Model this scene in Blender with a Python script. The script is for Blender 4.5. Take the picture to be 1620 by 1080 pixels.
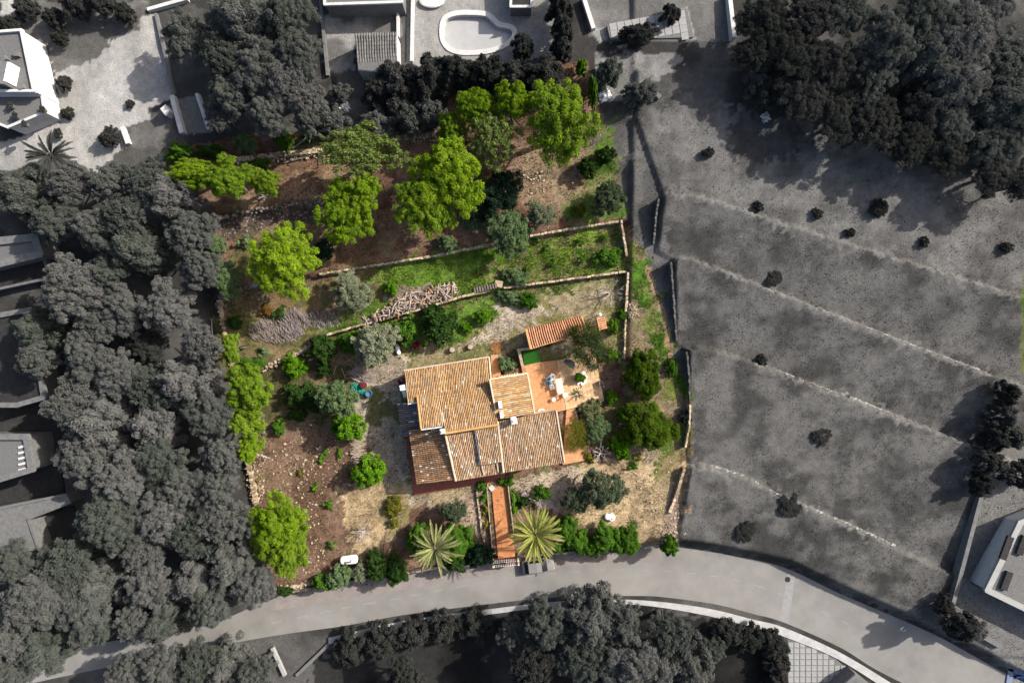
import bpy, math, random
import numpy as np
from mathutils import Vector, Matrix

for o in list(bpy.data.objects):
    bpy.data.objects.remove(o, do_unlink=True)
SC = bpy.context.scene
COL = SC.collection

# ------------------------------------------------------------------ camera, sky, sun, exposure
H = 87.0                      # flying height of the drone above the lower yard, metres
PPM = 12.5                    # photograph pixels per metre at that level
cam_d = bpy.data.cameras.new('camera')
cam_d.sensor_width = 36.0
cam_d.lens = 36.0 * H / (1620 / PPM)
cam_d.clip_start = 1.0
cam_d.clip_end = 2000.0
cam = bpy.data.objects.new('camera', cam_d)
COL.objects.link(cam)
cam.location = (0, 0, H)
cam.rotation_euler = (0, 0, 0)
SC.camera = cam

SUN_EL = math.radians(36)
SUN_DIR = Vector((0.905, 0.425, 0)).normalized()      # towards the sun, on the ground
world = bpy.data.worlds.new('World')
SC.world = world
world.use_nodes = True
wn = world.node_tree.nodes
bg = wn.get('Background') or wn.new('ShaderNodeBackground')
sky = wn.new('ShaderNodeTexSky')
sky.sky_type = 'NISHITA'
sky.sun_disc = False
sky.dust_density = 4.0
sky.ozone_density = 0.6
sky.sun_elevation = SUN_EL
sky.sun_rotation = math.atan2(SUN_DIR.x, SUN_DIR.y)
world.node_tree.links.new(sky.outputs[0], bg.inputs[0])
bg.inputs[1].default_value = 0.115
sun_d = bpy.data.lights.new('sun', 'SUN')
sun_d.energy = 4.6
sun_d.angle = math.radians(0.5)
sun_d.color = (1.0, 0.94, 0.85)
sun = bpy.data.objects.new('sun', sun_d)
COL.objects.link(sun)
to_sun = Vector((SUN_DIR.x * math.cos(SUN_EL), SUN_DIR.y * math.cos(SUN_EL), math.sin(SUN_EL)))
sun.rotation_euler = to_sun.to_track_quat('Z', 'Y').to_euler()
sun.location = to_sun * 200
SC.view_settings.view_transform = 'Standard'
SC.view_settings.look = 'None'
SC.view_settings.exposure = 0.97
SC.view_settings.gamma = 1.0
SC.view_settings.use_curve_mapping = False
SC.cycles.max_bounces = 5
SC.cycles.diffuse_bounces = 2
SC.cycles.transparent_max_bounces = 4

# ------------------------------------------------------------------ helpers
rnd = random.Random(7)
RS = np.random.RandomState(11)

def W(px, py, z=0.0):
    """Place on the site of a point measured in the photograph, once its height is known."""
    f = (H - z) / H / PPM
    return ((px - 810) * f, (540 - py) * f)

def V(px, py, z=0.0):
    x, y = W(px, py, z)
    return Vector((x, y, z))

def R(px, z=0.0):
    return px / PPM * (H - z) / H

def tag(o, label=None, cat=None, group=None, kind=None):
    if label: o['label'] = label
    if cat: o['category'] = cat
    if group: o['group'] = group
    if kind: o['kind'] = kind
    return o

def empty(name, loc, rz=0.0, label=None, cat=None, group=None):
    o = bpy.data.objects.new(name, None)
    COL.objects.link(o)
    o.location = loc
    o.rotation_euler = (0, 0, rz)
    o.empty_display_size = 0.3
    tag(o, label, cat, group)
    return o

def link_mesh(name, me, mat=None, parent=None, loc=None, rz=0.0, scale=None):
    o = bpy.data.objects.new(name, me)
    COL.objects.link(o)
    if mat is not None and len(me.materials) == 0:
        me.materials.append(mat)
    if parent is not None: o.parent = parent
    if loc is not None: o.location = loc
    if rz: o.rotation_euler = (0, 0, rz)
    if scale is not None: o.scale = scale
    return o

def own_material(o, mat):
    o.material_slots[0].link = 'OBJECT'
    o.material_slots[0].material = mat

def mesh_np(name, verts, faces, nside, attr=None, col=None, smooth=False):
    """verts (n,3), faces (m,nside) numpy; attr: float per face 'v'; col: rgb per face."""
    me = bpy.data.meshes.new(name)
    verts = np.asarray(verts, dtype=np.float32); faces = np.asarray(faces, dtype=np.int32)
    m = len(faces)
    me.vertices.add(len(verts)); me.vertices.foreach_set('co', verts.ravel())
    me.loops.add(m * nside); me.loops.foreach_set('vertex_index', faces.ravel())
    me.polygons.add(m)
    me.polygons.foreach_set('loop_start', np.arange(0, m * nside, nside, dtype=np.int32))
    me.polygons.foreach_set('loop_total', np.full(m, nside, dtype=np.int32))
    if smooth: me.polygons.foreach_set('use_smooth', np.ones(m, dtype=bool))
    me.update(calc_edges=True)
    if attr is not None:
        a = me.attributes.new('v', 'FLOAT', 'FACE'); a.data.foreach_set('value', np.asarray(attr, dtype=np.float32))
    if col is not None:
        a = me.attributes.new('col', 'FLOAT_COLOR', 'FACE')
        c = np.ones((m, 4), dtype=np.float32); c[:, :3] = col
        a.data.foreach_set('color', c.ravel())
    return me

class MB:
    """Collects boxes, tubes, prisms; build() links them as one mesh object."""
    def __init__(s): s.v = []; s.f = []; s.c = []
    def add(s, vs, fs, c=0.5):
        n = len(s.v); s.v += [tuple(p) for p in vs]
        s.f += [tuple(i + n for i in f) for f in fs]; s.c += [c] * len(fs)
        return s
    def prism(s, pts, z0, z1, c=0.5, top=None):
        """pts: xy list, counter clockwise; z1 number or list of heights."""
        n = len(pts)
        zt = z1 if isinstance(z1, (list, tuple)) else [z1] * n
        zb = z0 if isinstance(z0, (list, tuple)) else [z0] * n
        vs = [(p[0], p[1], zb[i]) for i, p in enumerate(pts)] + [(p[0], p[1], zt[i]) for i, p in enumerate(pts)]
        a = sum(pts[i][0] * pts[(i + 1) % n][1] - pts[(i + 1) % n][0] * pts[i][1] for i in range(n))
        fs = [tuple(range(n, 2 * n)), tuple(reversed(range(n)))] + [(i, (i + 1) % n, n + (i + 1) % n, n + i) for i in range(n)]
        if a < 0: fs = [tuple(reversed(f)) for f in fs]
        return s.add(vs, fs, c)
    def box(s, cx, cy, cz, sx, sy, sz, rz=0.0, c=0.5, jit=0.0, rg=None):
        ca, sa = math.cos(rz), math.sin(rz); vs = []
        for k in (-1, 1):
            for i, j in ((-1, -1), (1, -1), (1, 1), (-1, 1)):
                dx, dy, dz = i * sx / 2, j * sy / 2, k * sz / 2
                if jit and rg: dx *= 1 + rg.uniform(-jit, jit); dy *= 1 + rg.uniform(-jit, jit); dz *= 1 + rg.uniform(-jit, jit) * .6
                vs.append((cx + dx * ca - dy * sa, cy + dx * sa + dy * ca, cz + dz))
        return s.add(vs, [(3, 2, 1, 0), (4, 5, 6, 7), (0, 1, 5, 4), (1, 2, 6, 5), (2, 3, 7, 6), (3, 0, 4, 7)], c)
    def tube(s, pts, rad, n=6, c=0.5, cap=True):
        pts = [Vector(p) for p in pts]; rings = []
        up = Vector((0, 0, 1))
        for i, p in enumerate(pts):
            d = (pts[min(i + 1, len(pts) - 1)] - pts[max(i - 1, 0)]).normalized()
            a = d.cross(up)
            if a.length < 1e-3: a = Vector((1, 0, 0))
            a.normalize(); b = a.cross(d)
            r = rad[i] if isinstance(rad, (list, tuple)) else rad
            rings.append([p + (a * math.cos(2 * math.pi * k / n) + b * math.sin(2 * math.pi * k / n)) * r for k in range(n)])
        vs = [q for r_ in rings for q in r_]; fs = []
        for i in range(len(pts) - 1):
            for k in range(n):
                fs.append((i * n + k, i * n + (k + 1) % n, (i + 1) * n + (k + 1) % n, (i + 1) * n + k))
        if cap: fs += [tuple(range(n))[::-1], tuple(range((len(pts) - 1) * n, len(pts) * n))]
        return s.add(vs, fs, c)
    def lathe(s, cx, cy, prof, n=14, c=0.5):
        """prof: list of (r, z)"""
        vs = []; fs = []
        for r, z in prof:
            vs += [(cx + r * math.cos(2 * math.pi * k / n), cy + r * math.sin(2 * math.pi * k / n), z) for k in range(n)]
        for i in range(len(prof) - 1):
            for k in range(n):
                fs.append((i * n + k, i * n + (k + 1) % n, (i + 1) * n + (k + 1) % n, (i + 1) * n + k))
        fs.append(tuple(range((len(prof) - 1) * n, len(prof) * n)))
        return s.add(vs, fs, c)
    def mesh(s, name, smooth=False):
        me = bpy.data.meshes.new(name); me.from_pydata(s.v, [], s.f); me.update()
        a = me.attributes.new('v', 'FLOAT', 'FACE'); a.data.foreach_set('value', np.array(s.c, dtype=np.float32))
        if smooth:
            me.polygons.foreach_set('use_smooth', np.ones(len(me.polygons), dtype=bool))
        return me
    def build(s, name, mat, parent=None, loc=None, rz=0.0, smooth=False):
        return link_mesh(name, s.mesh(name, smooth), mat, parent, loc, rz)

# ------------------------------------------------------------------ materials
def new_mat(name):
    m = bpy.data.materials.new(name); m.use_nodes = True
    nt = m.node_tree; nt.nodes.clear()
    out = nt.nodes.new('ShaderNodeOutputMaterial')
    return m, nt, out

def ramp(nt, fac, stops):
    r = nt.nodes.new('ShaderNodeValToRGB')
    el = r.color_ramp.elements
    while len(el) > 1: el.remove(el[-1])
    el[0].position = stops[0][0]; el[0].color = (*stops[0][1], 1)
    for p, c in stops[1:]:
        e = el.new(p); e.color = (*c, 1)
    nt.links.new(fac, r.inputs[0])
    return r.outputs[0]

def noise(nt, scale, detail=4, rough=.6, coord='Object', vec=None):
    t = nt.nodes.new('ShaderNodeTexNoise'); t.inputs['Scale'].default_value = scale
    t.inputs['Detail'].default_value = detail; t.inputs['Roughness'].default_value = rough
    if vec is None:
        tc = nt.nodes.new('ShaderNodeTexCoord'); vec = tc.outputs[coord]
    nt.links.new(vec, t.inputs['Vector'])
    return t.outputs['Fac']

def mul(nt, a, b, fac=1.0, facsock=None):
    m = nt.nodes.new('ShaderNodeMix'); m.data_type = 'RGBA'; m.blend_type = 'MULTIPLY'
    m.inputs[0].default_value = fac
    if facsock is not None: nt.links.new(facsock, m.inputs[0])
    nt.links.new(a, m.inputs[6]); nt.links.new(b, m.inputs[7])
    return m.outputs[2]

def surface(name, lo, hi, scale=3.0, rough=.85, bump=.0, bscale=None, spec=.2, metal=0.0, attr=False, coat=0.0):
    """Two-tone noisy surface; attr: the face value 'v' shifts the tone."""
    m, nt, out = new_mat(name)
    p = nt.nodes.new('ShaderNodeBsdfPrincipled')
    f = noise(nt, scale)
    if attr:
        a = nt.nodes.new('ShaderNodeAttribute'); a.attribute_name = 'v'
        mm = nt.nodes.new('ShaderNodeMath'); mm.operation = 'ADD'
        nt.links.new(f, mm.inputs[0]); nt.links.new(a.outputs['Fac'], mm.inputs[1])
        m2 = nt.nodes.new('ShaderNodeMath'); m2.operation = 'SUBTRACT'; m2.inputs[1].default_value = .5
        nt.links.new(mm.outputs[0], m2.inputs[0]); f = m2.outputs[0]
    c = ramp(nt, f, [(.25, lo), (.75, hi)])
    nt.links.new(c, p.inputs['Base Color'])
    p.inputs['Roughness'].default_value = rough
    p.inputs['Metallic'].default_value = metal
    p.inputs['Specular IOR Level'].default_value = spec
    if coat: p.inputs['Coat Weight'].default_value = coat
    if bump:
        b = nt.nodes.new('ShaderNodeBump'); b.inputs['Strength'].default_value = bump; b.inputs['Distance'].default_value = .05
        nt.links.new(noise(nt, bscale or scale * 3), b.inputs['Height']); nt.links.new(b.outputs[0], p.inputs['Normal'])
    nt.links.new(p.outputs[0], out.inputs[0])
    return m

def leaf(name, dark, light, twig=(.09, .075, .06), trans=.28, jitter=.25):
    """Foliage: tone per leaf from the face value 'v', a little different for each plant; thin leaves let light through."""
    m, nt, out = new_mat(name)
    a = nt.nodes.new('ShaderNodeAttribute'); a.attribute_name = 'v'
    c = ramp(nt, a.outputs['Fac'], [(0.0, twig), (.05, twig), (.07, dark), (1.0, light)])
    oi = nt.nodes.new('ShaderNodeObjectInfo')
    t = ramp(nt, oi.outputs['Random'], [(0, (1 - jitter, 1 - jitter * .8, 1 - jitter)), (1, (1 + 0 * jitter, 1, 1))])
    n = noise(nt, 1.1, 2)
    t2 = ramp(nt, n, [(.3, (.8, .85, .85)), (.7, (1, 1, 1))])
    c = mul(nt, mul(nt, c, t), t2)
    d = nt.nodes.new('ShaderNodeBsdfDiffuse'); d.inputs['Roughness'].default_value = .6
    tr = nt.nodes.new('ShaderNodeBsdfTranslucent')
    nt.links.new(c, d.inputs[0]); nt.links.new(c, tr.inputs[0])
    mx = nt.nodes.new('ShaderNodeMixShader'); mx.inputs[0].default_value = trans
    nt.links.new(d.outputs[0], mx.inputs[1]); nt.links.new(tr.outputs[0], mx.inputs[2])
    nt.links.new(mx.outputs[0], out.inputs[0])
    return m

def coloured(name, rough=.9, vscale=1.3, var=.42, bump=.7, bscale=5.0, vs2=7.0):
    """Colour from the mesh's own 'col' values (what each patch is made of), broken up by noise."""
    m, nt, out = new_mat(name)
    p = nt.nodes.new('ShaderNodeBsdfPrincipled')
    a = nt.nodes.new('ShaderNodeAttribute'); a.attribute_name = 'col'
    k = 1 - var
    c = mul(nt, a.outputs['Color'], ramp(nt, noise(nt, vscale, 6, .7), [(.3, (k, k, k)), (.7, (1 + var,) * 3)]), 1, a.outputs['Alpha'])
    c = mul(nt, c, ramp(nt, noise(nt, vs2, 3, .7), [(.32, (k, k, k)), (.68, (1 + var,) * 3)]), 1, a.outputs['Alpha'])
    nt.links.new(c, p.inputs['Base Color'])
    p.inputs['Roughness'].default_value = rough; p.inputs['Specular IOR Level'].default_value = .08
    if bump:
        b = nt.nodes.new('ShaderNodeBump'); b.inputs['Strength'].default_value = bump; b.inputs['Distance'].default_value = .12
        nt.links.new(noise(nt, bscale, 5, .7), b.inputs['Height']); nt.links.new(b.outputs[0], p.inputs['Normal'])
    nt.links.new(p.outputs[0], out.inputs[0])
    return m

M = {}
M['ground'] = coloured('ground_soil_and_grass')
M['pine'] = leaf('pine_needles', (.12, .20, .010), (.27, .40, .018), (.13, .12, .08), .4)
M['pine_soft'] = leaf('softer_pine_needles', (.115, .19, .014), (.26, .38, .026), (.14, .13, .09), .42, .25)
M['pine_pale'] = leaf('pale_pine_needles', (.12, .165, .03), (.28, .345, .09), (.15, .13, .10), .32)
M['pine_deep'] = leaf('deep_pine_needles', (.035, .065, .006), (.095, .15, .012))
M['olive'] = leaf('olive_leaves', (.15, .165, .095), (.37, .385, .26), (.2, .18, .14), .35)
M['olive_green'] = leaf('green_olive_leaves', (.08, .125, .05), (.22, .30, .14), (.15, .14, .09), .35)
M['olive_blue'] = leaf('blue_olive_leaves', (.05, .072, .036), (.15, .185, .11), (.12, .11, .08), .35)
M['carob'] = leaf('carob_leaves', (.008, .020, .012), (.030, .062, .034))
M['dark'] = leaf('dark_shrub_leaves', (.018, .042, .010), (.06, .115, .024))
M['shrub'] = leaf('green_shrub_leaves', (.045, .105, .012), (.12, .25, .026), (.08, .08, .05), .32)
M['bright'] = leaf('bright_shrub_leaves', (.06, .14, .008), (.15, .31, .014))
M['yellowish'] = leaf('yellowing_leaves', (.08, .08, .012), (.24, .22, .03))
M['rust'] = leaf('rusty_leaves', (.10, .05, .012), (.28, .13, .03))
M['cactus'] = leaf('cactus_pads', (.06, .08, .03), (.28, .29, .14))
M['agave'] = leaf('agave_blades', (.03, .09, .06), (.08, .20, .14))
M['spiky'] = leaf('spiky_leaves', (.018, .035, .008), (.085, .115, .025), (.16, .15, .12))
M['palm'] = leaf('palm_leaflets', (.15, .165, .055), (.42, .41, .18), (.2, .17, .08), .2)
M['palm2'] = leaf('green_palm_leaflets', (.14, .18, .025), (.50, .47, .14), (.26, .26, .06), .25)
M['greyleaf'] = leaf('grey_foliage', (.14, .138, .134), (.20, .197, .19), (.14, .138, .134), .5, .42)
M['greydark'] = leaf('dark_grey_foliage', (.05, .049, .047), (.092, .09, .086), (.055, .054, .05), .45, .3)
M['greypale'] = leaf('pale_grey_foliage', (.115, .112, .107), (.20, .197, .188), (.128, .125, .12), .45, .3)
M['bark'] = surface('bark', (.06, .045, .035), (.16, .13, .11), 5, .95, .5)
M['greybark'] = surface('grey_bark', (.03, .03, .03), (.08, .08, .08), 5, .95, .5)
M['deadwood'] = surface('dead_twigs', (.14, .115, .115), (.31, .265, .26), 3, .95, attr=True)
M['palebrush'] = surface('pale_dry_brush', (.25, .19, .13), (.50, .42, .33), 3, .95, attr=True)
M['log'] = surface('weathered_log', (.16, .125, .105), (.43, .35, .305), 4, .9, .4)
M['log2'] = surface('fresh_log', (.30, .13, .04), (.55, .28, .11), 4, .9, .4)
M['stone'] = surface('limestone', (.17, .125, .085), (.38, .31, .215), 2.5, .95, .4, attr=True)
M['stonedark'] = surface('dark_earthy_stone', (.05, .04, .036), (.20, .165, .145), 2.5, .95, .4, attr=True)
M['greystone'] = surface('grey_stone', (.128, .125, .12), (.255, .25, .24), 2.5, .95, .4, attr=True)
M['white'] = surface('whitewash', (.62, .61, .60), (.82, .81, .80), 1.5, .8, .1)
M['greywhite'] = surface('grey_whitewash', (.34, .34, .34), (.46, .46, .46), 1.5, .8, .1)
M['ochre'] = surface('cream_render', (.42, .33, .22), (.58, .47, .34), 1.5, .9, .1)
M['greyroof'] = surface('grey_gravel_roof', (.07, .07, .07), (.13, .13, .13), 6, .95, .3)
M['greydarkroof'] = surface('dark_grey_roof', (.012, .012, .012), (.03, .03, .03), 2, .9, .2)
M['greywall'] = surface('grey_render', (.08, .08, .08), (.14, .14, .14), 2, .9, .1)
M['plastic'] = surface('white_plastic', (.70, .70, .69), (.80, .80, .79), 4, .4, spec=.5)
# ------------------------------------------------------------------ the lie of the land
def line(pts, z):
    q = [W(x, y, z) for x, y in pts]
    return np.array([p[0] for p in q]), np.array([p[1] for p in q])

L1P = [(340, 600), (370, 592), (415, 580), (475, 557), (497, 535), (560, 517), (678, 485), (730, 469), (782, 458), (797, 455), (917, 439), (992, 429)]
L2P = [(330, 476), (387, 454), (520, 431), (640, 412), (700, 402), (840, 372), (985, 349)]
L3P = [(262, 372), (340, 345), (400, 331), (500, 317), (620, 300), (760, 285), (980, 262)]
L4P = [(255, 262), (372, 252), (505, 238), (640, 217), (700, 214), (850, 200), (975, 190)]
Z1, Z2, Z3, Z4 = 0.9, 1.9, 2.8, 3.4
L1, L2, L3, L4 = line(L1P, Z1), line(L2P, Z2), line(L3P, Z3), line(L4P, Z4)
ROADZ = -1.9
ROADN = line([(-300, 1120), (60, 1032), (330, 980), (440, 932), (640, 899), (780, 876), (880, 867), (1000, 858), (1050, 857), (1150, 872), (1240, 892), (1330, 935), (1480, 1000), (1620, 1075), (1900, 1200)], ROADZ)
ROADS = line([(-300, 1170), (200, 1062), (400, 1012), (520, 1006), (640, 977), (780, 960), (900, 948), (1000, 947), (1110, 957), (1240, 990), (1330, 1030), (1420, 1082), (1700, 1210)], ROADZ)
FEDGE = [(1000, 60), (1000, 200), (1042, 312), (1036, 400), (1060, 413), (1070, 545), (1086, 555), (1092, 735), (1075, 860)]
F1 = line([(1000, 305), (1045, 312), (1090, 311), (1380, 400), (1620, 470), (1900, 560)], 2)
F2 = line([(1020, 425), (1062, 412), (1085, 408), (1265, 478), (1565, 592), (1620, 610), (1900, 720)], 1.5)
F3 = line([(1060, 560), (1085, 552), (1110, 548), (1225, 585), (1330, 625), (1560, 712), (1900, 850)], 1)
F4 = line([(1060, 745), (1092, 738), (1110, 735), (1180, 755), (1225, 780), (1340, 830), (1500, 905), (1900, 1060)], .5)
FE = [W(x, y, .8) for x, y in FEDGE]
FEX = np.array([p[0] for p in FE])[::-1]; FEY = np.array([p[1] for p in FE])[::-1]
SK = [(1400, -.2), (860, -.2), (700, .0), (540, .45), (440, 1.4), (330, 2.6), (240, 3.3), (0, 4.0), (-600, 5.5)]
SY = np.array([(540 - a) / PPM for a, b in SK]); SZ = np.array([b for a, b in SK])

def value_noise(x, y, cell, seed):
    rs = np.random.RandomState(seed); g = rs.rand(257, 257)
    u = x / cell + 1000; v = y / cell + 1000
    i = np.floor(u).astype(int); j = np.floor(v).astype(int); fu = u - i; fv = v - j
    fu = fu * fu * (3 - 2 * fu); fv = fv * fv * (3 - 2 * fv)
    a = g[i % 256, j % 256]; b = g[(i + 1) % 256, j % 256]; c = g[i % 256, (j + 1) % 256]; d = g[(i + 1) % 256, (j + 1) % 256]
    return (a * (1 - fu) + b * fu) * (1 - fv) + (c * (1 - fu) + d * fu) * fv

def fbm(x, y, cell, seed, n=4):
    s = 0; a = 1; t = 0
    for k in range(n):
        s = s + a * value_noise(x, y, cell / 2 ** k, seed + k); t += a; a *= .55
    return s / t

def sstep(a, b, x):
    t = np.clip((x - a) / (b - a), 0, 1); return t * t * (3 - 2 * t)

def height(x, y, bumps=True):
    x = np.asarray(x, float); y = np.asarray(y, float)
    s = np.interp(y, SY, SZ)
    w = .12
    st = np.zeros_like(x)
    for (lx, ly), dz, ww in ((L1, .9, w), (L2, 1.0, w), (L3, .9, 1.0), (L4, .6, .5)):
        st = st + dz * sstep(-ww, ww, y - np.interp(x, lx, ly))
    inside = sstep(-38.5, -36.5, x) * (1 - sstep(14.3, 14.9, x))
    # above the wood the boundary swings further out to the left
    up = sstep(14, 17, y)
    inside = np.maximum(inside, up * sstep(-45, -43, x) * (1 - sstep(13.8, 14.8, x)))
    z = s * (1 - inside) + st * inside
    # the neighbouring field: long terraces, each tilted up towards its far wall
    fx = np.interp(y, FEY, FEX)
    fm = sstep(-.15, .15, x - fx) * (y > -40)
    y1, y2, y3, y4 = (np.interp(x, l[0], l[1]) for l in (F1, F2, F3, F4))
    yr = np.interp(x, ROADN[0], ROADN[1])
    def saw(top, bot): return np.clip((y - bot) / np.maximum(top - bot, .1), 0, 1)
    rise = np.where(y > y1, .45, np.where(y > y2, .2 + 1.1 * saw(y1, y2), np.where(y > y3, .2 + 1.3 * saw(y2, y3), np.where(y > y4, .2 + 1.2 * saw(y3, y4), .2 + .8 * saw(y4, yr)))))
    z = z + fm * rise * (y < 33) * (y > yr)
    # road
    bank = np.where(x > 21, 1.4, .35)
    rd = sstep(0, 1, (y - yr) / bank)
    z = ROADZ + (z - ROADZ) * rd
    if bumps:
        off = (y > yr + .3)
        z = z + off * (.18 * (fbm(x, y, 3.0, 5) - .5) + .10 * (fbm(x, y, .8, 9) - .5))
    return z

def G(x, y):
    return float(height(np.array([x]), np.array([y]), True)[0])

def Gp(px, py):
    """Ground point under a place measured in the photograph."""
    z = 0.5
    for _ in range(8):
        x, y = W(px, py, z); z = .5 * z + .5 * G(x, y)
    x, y = W(px, py, z)
    return Vector((x, y, G(x, y)))

def inside_poly(px, py, poly):
    n = len(poly); r = np.zeros(px.shape, bool); j = n - 1
    for i in range(n):
        xi, yi = poly[i]; xj, yj = poly[j]
        cnd = ((yi > py) != (yj > py))
        r ^= cnd & (px < (xj - xi) * (py - yi) / ((yj - yi) if yj != yi else 1e-9) + xi)
        j = i
    return r

PLOT = [(262, 240), (400, 212), (500, 209), (690, 206), (716, 150), (840, 134), (885, 98), (930, 98), (945, 160), (972, 230), (985, 330), (1010, 400), (1045, 480), (1065, 560), (1085, 640), (1096, 700), (1083, 740), (1073, 850), (1045, 868), (1000, 872), (880, 884), (440, 946), (435, 915), (398, 790), (385, 700), (362, 560), (342, 430), (338, 330), (262, 262)]

def axis(lo, hi, step, far):
    a = np.arange(lo, hi + step / 2, step); out = []
    d = step; x = lo
    while x > -far: d *= 1.5; x -= d; out.append(x)
    left = out[::-1]; out = []; d = step; x = hi
    while x < far: d *= 1.5; x += d; out.append(x)
    return np.concatenate([left, a, out])

STEP = .26
gx = axis(-67, 67, STEP, 420); gy = axis(-45.5, 45.5, STEP, 420)
GX, GY = np.meshgrid(gx, gy)
GZ = height(GX, GY)
# hollows for the two swimming pools
KID = [(702, 48), (706, 32), (722, 25), (745, 24), (768, 26), (778, 33), (788, 42), (806, 46), (811, 53), (806, 63), (790, 73), (768, 79), (735, 81), (714, 76), (704, 64)]
PPX = 810 + GX * PPM * H / (H - GZ); PPY = 540 - GY * PPM * H / (H - GZ)
GZ[inside_poly(PPX, PPY, KID)] -= 1.5
BLU = [(1598, 1056), (1700, 1092), (1700, 1180), (1586, 1150)]
GZ[inside_poly(PPX, PPY, BLU)] -= 1.6

def ground_colour():
    x, y = GX, GY
    n1 = fbm(x, y, 6, 21); n2 = fbm(x, y, 2.2, 31); n3 = fbm(x, y, .9, 41, 3); n4 = fbm(x, y, 12, 51); n5 = .55 * fbm(x, y, 2.6, 81, 5) + .25 * fbm(x * .6 + y * .5, y * 1.6 - x * .4, 2.0, 87, 4) + .2 * fbm(x, y, 9, 83)
    jx = 1.1 * (fbm(x, y, 2.6, 61) - .5) + 1.3 * (value_noise(x, y, .55, 63) - .5); jy = 1.1 * (fbm(x, y, 2.6, 71) - .5) + 1.3 * (value_noise(x, y, .55, 73) - .5)
    C = np.zeros(x.shape + (3,)); KIND = np.zeros(x.shape, int)
    def paint(poly, rgb, rgb2=None, mask=None, jit=10, n=n2, lo=.35, hi=.65, thr=None, kind=None, hard=False):
        m = inside_poly(PPX + jx * jit * 2, PPY + jy * jit * 2, poly) if poly is not None else np.ones(x.shape, bool)
        if mask is not None: m &= mask
        if thr is not None: m &= n > thr
        c = np.array(rgb)[None, None, :]
        if rgb2 is not None:
            t = sstep(lo, hi, n)[..., None]; c = c * (1 - t) + np.array(rgb2)[None, None, :] * t
        C[m] = np.broadcast_to(c, C.shape)[m]
        if kind is not None: KIND[m] = kind
    g = lambda v: tuple((v * 1.25 if v < .1 else v * 1.0) * k for k in (1.02, 1.0, .965))
    paint(None, g(.022), g(.05), n=n1, kind=0)
    # grey neighbours
    paint([(975, 60), (1060, 150), (1640, 300), (1640, 1090), (1480, 1000), (1330, 935), (1240, 890), (1150, 872), (1070, 864), (985, 330), (960, 200)], g(.030), g(.070), n=n5, lo=.36, hi=.64, kind=5)
    paint([(1080, 150), (1300, 200), (1640, 330), (1640, 470), (1380, 398), (1100, 310), (1040, 290), (1000, 200)], g(.046), g(.090), n=n5, lo=.34, hi=.64, kind=5)
    paint([(975, 200), (1000, 170), (1050, 300), (1060, 410), (1090, 560), (1100, 640), (1085, 640), (1065, 560), (1045, 480), (1005, 390)], g(.045), g(.07), kind=5)
    paint([(1110, 740), (1500, 900), (1480, 990), (1330, 930), (1150, 870), (1085, 850)], g(.026), g(.066), n=n5, lo=.38, hi=.62, kind=5)
    for fl_ in ([(1085, 309), (1180, 336), (1290, 370), (1385, 400), (1500, 436), (1620, 474)], [(1080, 407), (1150, 432), (1265, 477), (1400, 529), (1570, 594)], [(1190, 572), (1225, 584), (1330, 625), (1440, 668), (1560, 714)], [(1090, 737), (1180, 754), (1225, 779), (1340, 828), (1480, 890)]):
        bnd = [(a_, b_ - 4) for a_, b_ in fl_] + [(a_, b_ + 6) for a_, b_ in fl_[::-1]]
        paint(bnd, g(.060), g(.105), jit=8, n=n3, kind=6)
    paint([(1190, 170), (1270, 210), (1260, 250), (1180, 262), (1140, 215)], g(.03), g(.045))  # dark patch: the wood's shadow painted into the field colour
    # driveway, lawn and yards upper left
    paint([(78, 78), (100, 40), (247, 22), (277, 153), (236, 171), (237, 188), (198, 202), (207, 229), (178, 245), (170, 285), (140, 282), (95, 235), (0, 282), (-60, 300), (-60, 245), (40, 214), (97, 192)], g(.20), g(.27), jit=1, n=n1)
    paint([(78, 72), (100, 34), (215, 36), (224, 46), (200, 58), (176, 68), (160, 88), (140, 99), (85, 118)], g(.055), g(.075), jit=4)  # darker grey area along the upper end of the driveway
    paint([(0, 0), (240, 0), (215, 36), (100, 40), (70, 70), (0, 70)], g(.05), g(.085), jit=4)
    paint([(0, 0), (28, 0), (12, 40), (0, 44)], g(.22), g(.28), jit=3)
    paint([(248, 22), (300, 8), (345, 20), (330, 150), (277, 153)], g(.035), g(.05), jit=3)
    paint([(205, 205), (236, 190), (277, 155), (292, 215), (255, 235), (208, 232)], g(.05), g(.075), jit=2)
    paint([(280, 156), (316, 152), (335, 208), (296, 214)], g(.095), g(.125), jit=1)
    paint([(508, 22), (636, 22), (636, 60), (562, 60), (560, 112), (515, 122)], g(.07), g(.20), jit=2, n=n2)
    paint([(500, 110), (640, 110), (700, 160), (640, 210), (400, 215), (380, 160)], g(.02), g(.06), jit=6, n=n2)
    paint([(520, 165), (585, 160), (580, 205), (525, 205)], g(.05), g(.08), jit=5)
    paint([(642, -40), (884, -40), (872, 84), (800, 108), (642, 112)], g(.17), g(.21), jit=0, n=n1)
    paint([(918, -40), (1150, -40), (1158, 66), (1075, 66), (950, 64), (930, 55)], g(.07), g(.09), jit=1)
    paint([(932, 46), (1000, 38), (1088, 12), (1100, 62), (950, 66)], g(.19), g(.24), jit=1)
    paint([(938, 84), (1082, 84), (1078, 100), (1030, 130), (988, 166), (955, 158), (945, 120)], g(.11), g(.17), jit=5)
    # parking and drive on the right
    paint([(1588, 690), (1640, 680), (1640, 1080), (1600, 1064), (1500, 960), (1545, 800)], g(.095), g(.115), jit=2, n=n1)
    # south of the road
    paint([(-40, 1070), (430, 1012), (500, 1030), (520, 1100), (-40, 1100)], g(.03), g(.055), n=n1)
    paint([(500, 1040), (660, 990), (840, 972), (1000, 962), (1120, 975), (1240, 1005), (1240, 1110), (480, 1110)], g(.006), g(.016), n=n1)
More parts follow.
